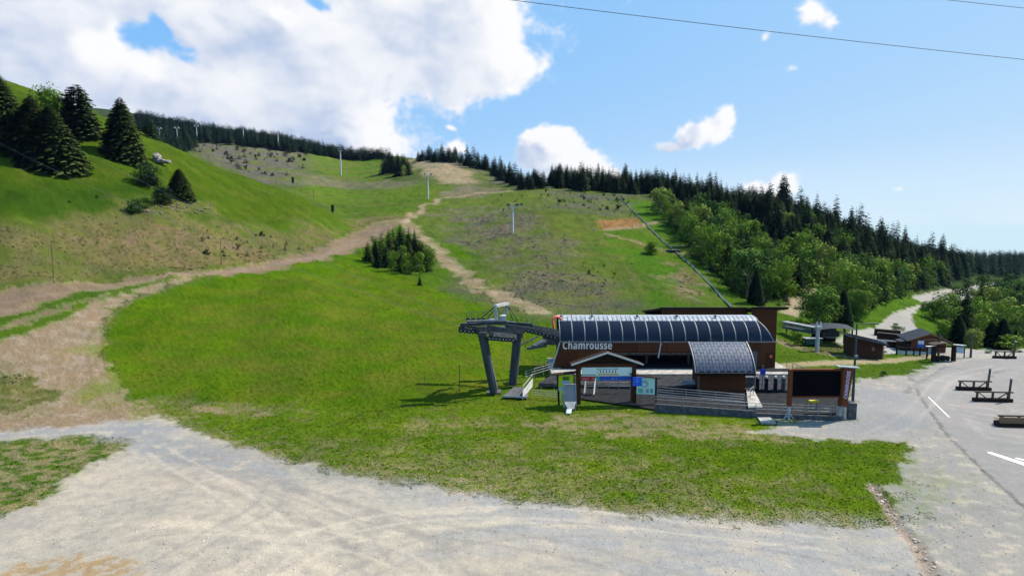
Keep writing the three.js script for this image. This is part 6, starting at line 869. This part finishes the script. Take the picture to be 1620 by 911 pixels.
{ // entrance frame with boards
  const p0 = place(1478, 572), p1 = place(1508, 571), cx = (p0.x + p1.x) / 2, w = (p1.x - p0.x) / 2, o = thing('entrance_frame', 'open timber entrance frame with a shallow roof before the chalet', 'frame', [cx, p0.y, (p0.z + p1.z) / 2], 0.05);
  for (const s of [-1, 1]) mesh('post', bx(s * w - 0.22, s * w + 0.22, -0.3, 2.15, -0.22, 0.22), K.woodDark, o); mesh('roof', [beam(V(-w - 0.5, 2.5, 0), V(0.1, 2.75, 0), 1.3, 0.1), beam(V(0.1, 2.75, 0), V(w + 0.9, 2.0, 0), 1.3, 0.1)], K.woodGrey, o); mesh('tie_beam', bx(-w, w, 2.0, 2.2, -0.12, 0.12), K.woodDark, o); mesh('bench', [bx(-w * 0.6, -w * 0.3, 0, 0.7, -0.5, 0), bx(-0.1, 0.3, 0, 0.75, -0.5, 0), bx(w * 0.45, w * 0.65, 0, 0.65, -0.5, 0)], K.black, o);
  [[1473.5, 569, 'small notice board on a dark post left of the entrance frame'], [1527 - 9, 566, 'small map board right of the entrance frame']].forEach(([u, v, label], i) => { const q = place(u, v), b = thing('notice_board', label, 'board', [q.x, q.y, q.z], i ? -0.5 : 0); for (const s of [-1, 1]) mesh('post', bx(s * 0.62 - 0.07, s * 0.62 + 0.07, -0.1, 1.9, -0.07, 0.07), K.woodDark, b); mesh('plate', panel(1.1, 1.05).translate(0, 1.25, 0.08), std(0.42, 0.52, 0.55, 0.5), b); mesh('cap', bx(-0.8, 0.8, 1.9, 1.98, -0.25, 0.3), K.trim, b); });
}
[[1485, 571, 528, 'grey wooden power pole in front of the chalet'], [1536.5, 566, 527, 'grey wooden power pole right of the entrance frame']].forEach(([u, v, t, label]) => { const p = place(u, v), h = EYE + ray(u, t)[1] * -p.z - p.y, o = thing('power_pole', label, 'pole', [p.x, p.y, p.z]); mesh('shaft', new THREE.CylinderGeometry(0.11, 0.16, h, 8).translate(0, h / 2, 0), K.woodGrey, o); mesh('crossarm', [bx(-0.5, 0.5, h - 0.5, h - 0.38, -0.06, 0.06), bar(V(-0.4, h - 0.38, 0), V(-0.4, h - 0.2, 0), 0.04), bar(V(0.4, h - 0.38, 0), V(0.4, h - 0.2, 0), 0.04)], K.woodGrey, o); });
// planting on the road, low bushes
treeAt('leafy_bush', 'bush', 0, 'leafDeep', 1416, 523, 511, 14, 'clump of shrubs on the island in the road', 'shrub'); treeAt('leafy_bush', 'bush', 1, 'leafDeep', 1425, 524, 516, 18, 'low shrubs right of the clump on the road island', 'shrub'); treeAt('leafy_bush', 'bush', 2, 'juniper', 1437.5, 531, 523, 12, 'round dark shrub between the road island and the chalet', 'shrub'); treeAt('leafy_bush', 'bush', 2, 'leafDeep', 1394, 557, 548, 20, 'green bush at the right end of the small hut', 'shrub'); treeAt('juniper_bush', 'bush', 1, 'juniper', 1398, 595, 587, 16, 'dark low bush at the edge of the lawn near the car park', 'shrub');
treeAt('leafy_bush', 'bush', 1, 'leaf', 1600, 556, 530, 50, 'wide green bush at the right end of the car park', 'shrub'); treeAt('leafy_bush', 'bush', 0, 'leafDeep', 1564, 559, 554, 16, 'low dark bush on the far edge of the car park', 'shrub');
{ // second lift: gallery, pole and its small roofed station
  const a = pt(1241, 514, 106), b = pt(1294, 523, 100), o = thing('lift_gallery', 'pale grey covered lift gallery on posts right of the timber hall', 'lift gallery'), dx = b.clone().sub(a);
  mesh('roof', [beam(a.clone().add(V(0, 0.58, 0)), b.clone().add(V(0, 0.45, 0)), 1.3, 0.16)], K.galva, o); mesh('girder', [beam(a.clone().add(V(0, -0.35, 0)), b.clone().add(V(0, -0.4, 0)), 1.0, 0.3)], K.steelMid, o);
  for (let i = 0; i < 9; i++) { const p = a.clone().addScaledVector(dx, i / 9), q = a.clone().addScaledVector(dx, (i + 0.86) / 9); mesh('side_panel', beam(p.clone().add(V(0, 0.2, 0.6)), q.clone().add(V(0, 0.18, 0.6)), 0.05, 0.5), i === 7 ? std(0.05, 0.10, 0.4, 0.6) : i === 1 ? std(0.5, 0.15, 0.12, 0.6) : K.galva, o); }
  mesh('end_cap', [new THREE.SphereGeometry(0.6, 10, 8).scale(0.8, 0.8, 1.2).translate(b.x, b.y + 0.1, b.z)], K.galva, o);
  for (const f of [0.08, 0.3]) { const p = a.clone().addScaledVector(dx, f); mesh('post', bar(V(p.x, groundY(p.x, p.z), p.z), p.clone().add(V(0, -0.4, 0)), 0.10), K.steel, o); }
  const q = place(1293, 556), pl = thing('lift_pole', 'thick pale grey pole holding the end of the lift gallery', 'pole', [q.x, q.y, q.z]), h = EYE + ray(1293, 517)[1] * -q.z - q.y; mesh('shaft', new THREE.CylinderGeometry(0.24, 0.30, h, 12).translate(0, h / 2, 0), K.galvaPale, pl); mesh('head', [bx(-0.35, 0.5, h - 0.3, h + 0.1, -0.4, 0.4), bx(-0.3, -0.1, h, h + 0.7, -0.1, 0.1), bx(0.3, 0.5, h, h + 0.7, -0.1, 0.1)], K.galvaPale, pl);
  const s = place(1316, 544), st = thing('lift_shelter', 'small open lift shelter under a curved dark blue roof', 'shelter', [s.x, s.y, s.z], -0.1), w = 2.5;
  mesh('roof', [(() => { const P = [], I = []; for (let i = 0; i <= 8; i++) { const f = i / 8, x = lerp(-w - 1.0, w + 0.6, f), y = 2.35 + 0.75 * Math.sin(Math.PI * (0.15 + 0.62 * f)); P.push(x, y, -2.2, x, y - 0.25, 2.0); } for (let i = 0; i < 8; i++) I.push(i * 2, i * 2 + 1, i * 2 + 2, i * 2 + 1, i * 2 + 3, i * 2 + 2); const g = new THREE.BufferGeometry(); g.setAttribute('position', new THREE.Float32BufferAttribute(P, 3)); g.setIndex(I); g.computeVertexNormals(); return metres(g); })()], K.roofDark, st);
  for (const [x, z] of [[-w, 1.5], [w, 1.5], [-w, -1.5], [w, -1.5], [w * 0.55, 1.5]]) mesh('post', bx(x - 0.09, x + 0.09, -0.3, 2.6, z - 0.09, z + 0.09), K.woodDark, st);
  mesh('back_wall', bx(-w, w * 0.5, 0, 2.3, -1.7, -1.55), K.woodDark, st); mesh('machine', [bx(-1.6, 1.0, 1.3, 2.1, -1.2, 0.4)], K.steel, st); mesh('hoist_wheel', new THREE.CylinderGeometry(1.1, 1.1, 0.14, 20).translate(-0.4, 1.2, 0), K.galva, st);
  const g = place(1292, 550), gb = thing('green_cabin', 'dark green box on legs beside the lift pole', 'box', [g.x - 0.1, g.y, g.z - 1.2], 0.1); mesh('box', bx(-1.35, 1.35, 0.35, 1.25, -0.6, 0.6), K.greenBox, gb); mesh('lid', bx(-1.45, 1.45, 1.25, 1.34, -0.7, 0.7), K.galva, gb); mesh('leg', [bx(-1.2, -1.05, -0.3, 0.35, -0.4, 0.4), bx(1.05, 1.2, -0.3, 0.35, -0.4, 0.4)], K.steel, gb);
  const lb = place(1262, 546), bush = treeAt('leafy_bush', 'bush', 1, 'leafBright', 1262, 546, 524, 26, 'bright green bush under the lift gallery', 'shrub');
}
// ---------------------------------------------------------------- grass tufts, flowers and loose stones
{
  const r = rng(9090), P = [], N = [], rt = rng(3);
  for (let i = 0; i < 7; i++) { const a = rt() * 6.28, q = 0.25 * rt(), x = Math.cos(a * 3) * q, z = Math.sin(a * 3) * q, w = 0.10 + 0.07 * rt(), h = 0.35 + 0.3 * rt(), l = 0.35 + 0.6 * rt(); P.push(x - Math.sin(a) * w, -0.05, z + Math.cos(a) * w, x + Math.sin(a) * w, -0.05, z - Math.cos(a) * w, x + Math.cos(a) * l, h, z + Math.sin(a) * l); for (let k = 0; k < 3; k++) N.push(0.25 * Math.cos(a), 1, 0.25 * Math.sin(a)); }
  const tuft = new THREE.BufferGeometry(); tuft.setAttribute('position', new THREE.Float32BufferAttribute(P, 3)); tuft.setAttribute('normal', new THREE.Float32BufferAttribute(N, 3));
  const list = [], flowers = [], pebbles = [], cobbles = [];
  for (let i = 0; i < 260000; i++) {
    const az = (r() * 2 - 1) * 0.70, d = 35 * Math.pow(230 / 35, Math.pow(r(), 1.15)), x = Math.sin(az) * d, z = -Math.cos(az) * d, c = cover(x, z), k = c.c;
    if (c.kind === 'ground') {
      const green = k[1] / k[0], hill = d > 88 && green < 1.02 ? 1.9 : 1; if (green < 0.98 && d < 88 && r() > 0.35) continue;
      if (x > 8 && x < 37 && z > -86 && z < (x < 15 ? -67.2 : -60.6)) continue; if (x > 3 && x < 8.5 && z > -80 && z < -71.5) continue;
      const s = (0.05 + 0.0008 * d) * (0.5 + 1.1 * r() ** 3) * hill, v = hill > 1 ? 0.55 + 0.85 * r() : 1.05 + 0.45 * r();
      list.push([x, groundY(x, z, c.kind), z, s, k[0] * v * (0.9 + 0.3 * r()), k[1] * v, k[2] * v]);
      if (d < 66 && x > -12 && r() < 0.012 && noise(x * 0.2, z * 0.2) > 0.25) flowers.push([x, groundY(x, z, c.kind) + 0.12, z, 0.03 + 0.025 * r()]);
    } else if (d < 70 && c.kind === 'gravel_yard' && r() < 0.05 && k[1] > k[0] * 0.8 && [0.5, 1, 1.6].some((q) => cover(x + (r() - 0.5) * 4 * q, z - q * r()).kind === 'ground')) { list.push([x, groundY(x, z, c.kind), z, 0.04 + 0.05 * r(), 0.22, 0.30, 0.04]);
    } else if (d < 90 && c.kind !== 'car_park' && c.kind !== 'road' && r() < 0.09) pebbles.push([x, groundY(x, z, c.kind), z, 0.02 + 0.06 * r() ** 4, k[0], k[1], k[2]]);
  }
  for (let i = 0; i < 260; i++) { const f = r() * (gullyLine.length - 1), a = Math.floor(f), t = f - a, x = lerp(gullyLine[a][0], gullyLine[Math.min(a + 1, 5)][0], t) + (r() - 0.5) * 0.9, z = lerp(gullyLine[a][1], gullyLine[Math.min(a + 1, 5)][1], t) + (r() - 0.5) * 0.9; cobbles.push([x, groundY(x, z), z, 0.03 + 0.10 * r() ** 3, 0.62, 0.50, 0.40]); }
  for (let i = 0; i < 110; i++) { const p = at(195 + 140 * r(), 322 + 16 * r()), s = 0.12 + 0.35 * r() ** 3; cobbles.push([p.x, groundY(p.x, p.z), p.z, s, 0.24, 0.20, 0.15]); }
  for (let i = 0; i < 220; i++) { const p = at(820 + 420 * r(), 340 + 120 * r()), s = 0.10 + 0.4 * r() ** 4; cobbles.push([p.x, groundY(p.x, p.z), p.z, s, 0.2, 0.18, 0.15]); }
  for (let i = 0; i < 5200; i++) { const p = at(1385 + 125 * r(), 700 + 130 * r()); if (noise(p.x * 0.5, p.z * 0.5) + 0.6 * noise(p.x * 1.7, p.z * 1.7) < 0.15 + 0.5 * Math.max(0, (p.x - 27) / 6)) continue; const k = r(); list.push([p.x, groundY(p.x, p.z), p.z, 0.035 + 0.06 * r(), 0.20 + 0.15 * k, 0.32, 0.03 + 0.06 * k]); }
  const q = new THREE.Quaternion(), up = V(0, 1, 0), col = new THREE.Color(), m4 = new THREE.Matrix4();
  const put = (name, geo, mat, L, tint, label, flat = 1) => { const m = new THREE.InstancedMesh(geo, mat, L.length); L.forEach((e, i) => { m.setMatrixAt(i, m4.compose(V(e[0], e[1], e[2]), q.setFromAxisAngle(up, r() * 6.28), V(e[3] * (0.8 + 0.5 * r()), e[3] * flat, e[3]))); if (tint) { const v = name === 'grass' ? 1 : 0.45 + 0.4 * r(); m.setColorAt(i, col.setRGB(e[4] * v, e[5] * v, e[6] * v)); } }); m.name = name; m.castShadow = m.receiveShadow = true; scene.add(m); tag(m, label, null, null, 'stuff'); };
  put('grass', tuft, new THREE.MeshPhysicalMaterial({ color: 0xffffff, roughness: 1, specularIntensity: 0.1, side: THREE.DoubleSide, transmission: 0.25, thickness: 0 }), list, true, 'short green and straw coloured grass tufts on the slopes', 0.62);
  put('gravel', new THREE.IcosahedronGeometry(1, 0), std(1, 1, 1, 1), pebbles, true, 'small loose stones on the gravel yard and tracks', 0.6);
  put('stones', boulder(7, 1, 0.7, 0.9), std(1, 1, 1, 1), cobbles, true, 'stones in the little gully and strewn on the slopes', 0.8);
  put('flowers', new THREE.IcosahedronGeometry(1, 0), std(0.75, 0.6, 0.03, 0.9), flowers, false, 'yellow flowers sprinkled over the front lawn', 0.5);
  console.log('tufts', list.length, pebbles.length, cobbles.length, flowers.length);
}

// thin mountain air: far ridges turn a little blue
scene.fog = new THREE.FogExp2(0x9cc4ff, 0.000035);
renderer.render(scene, camera);
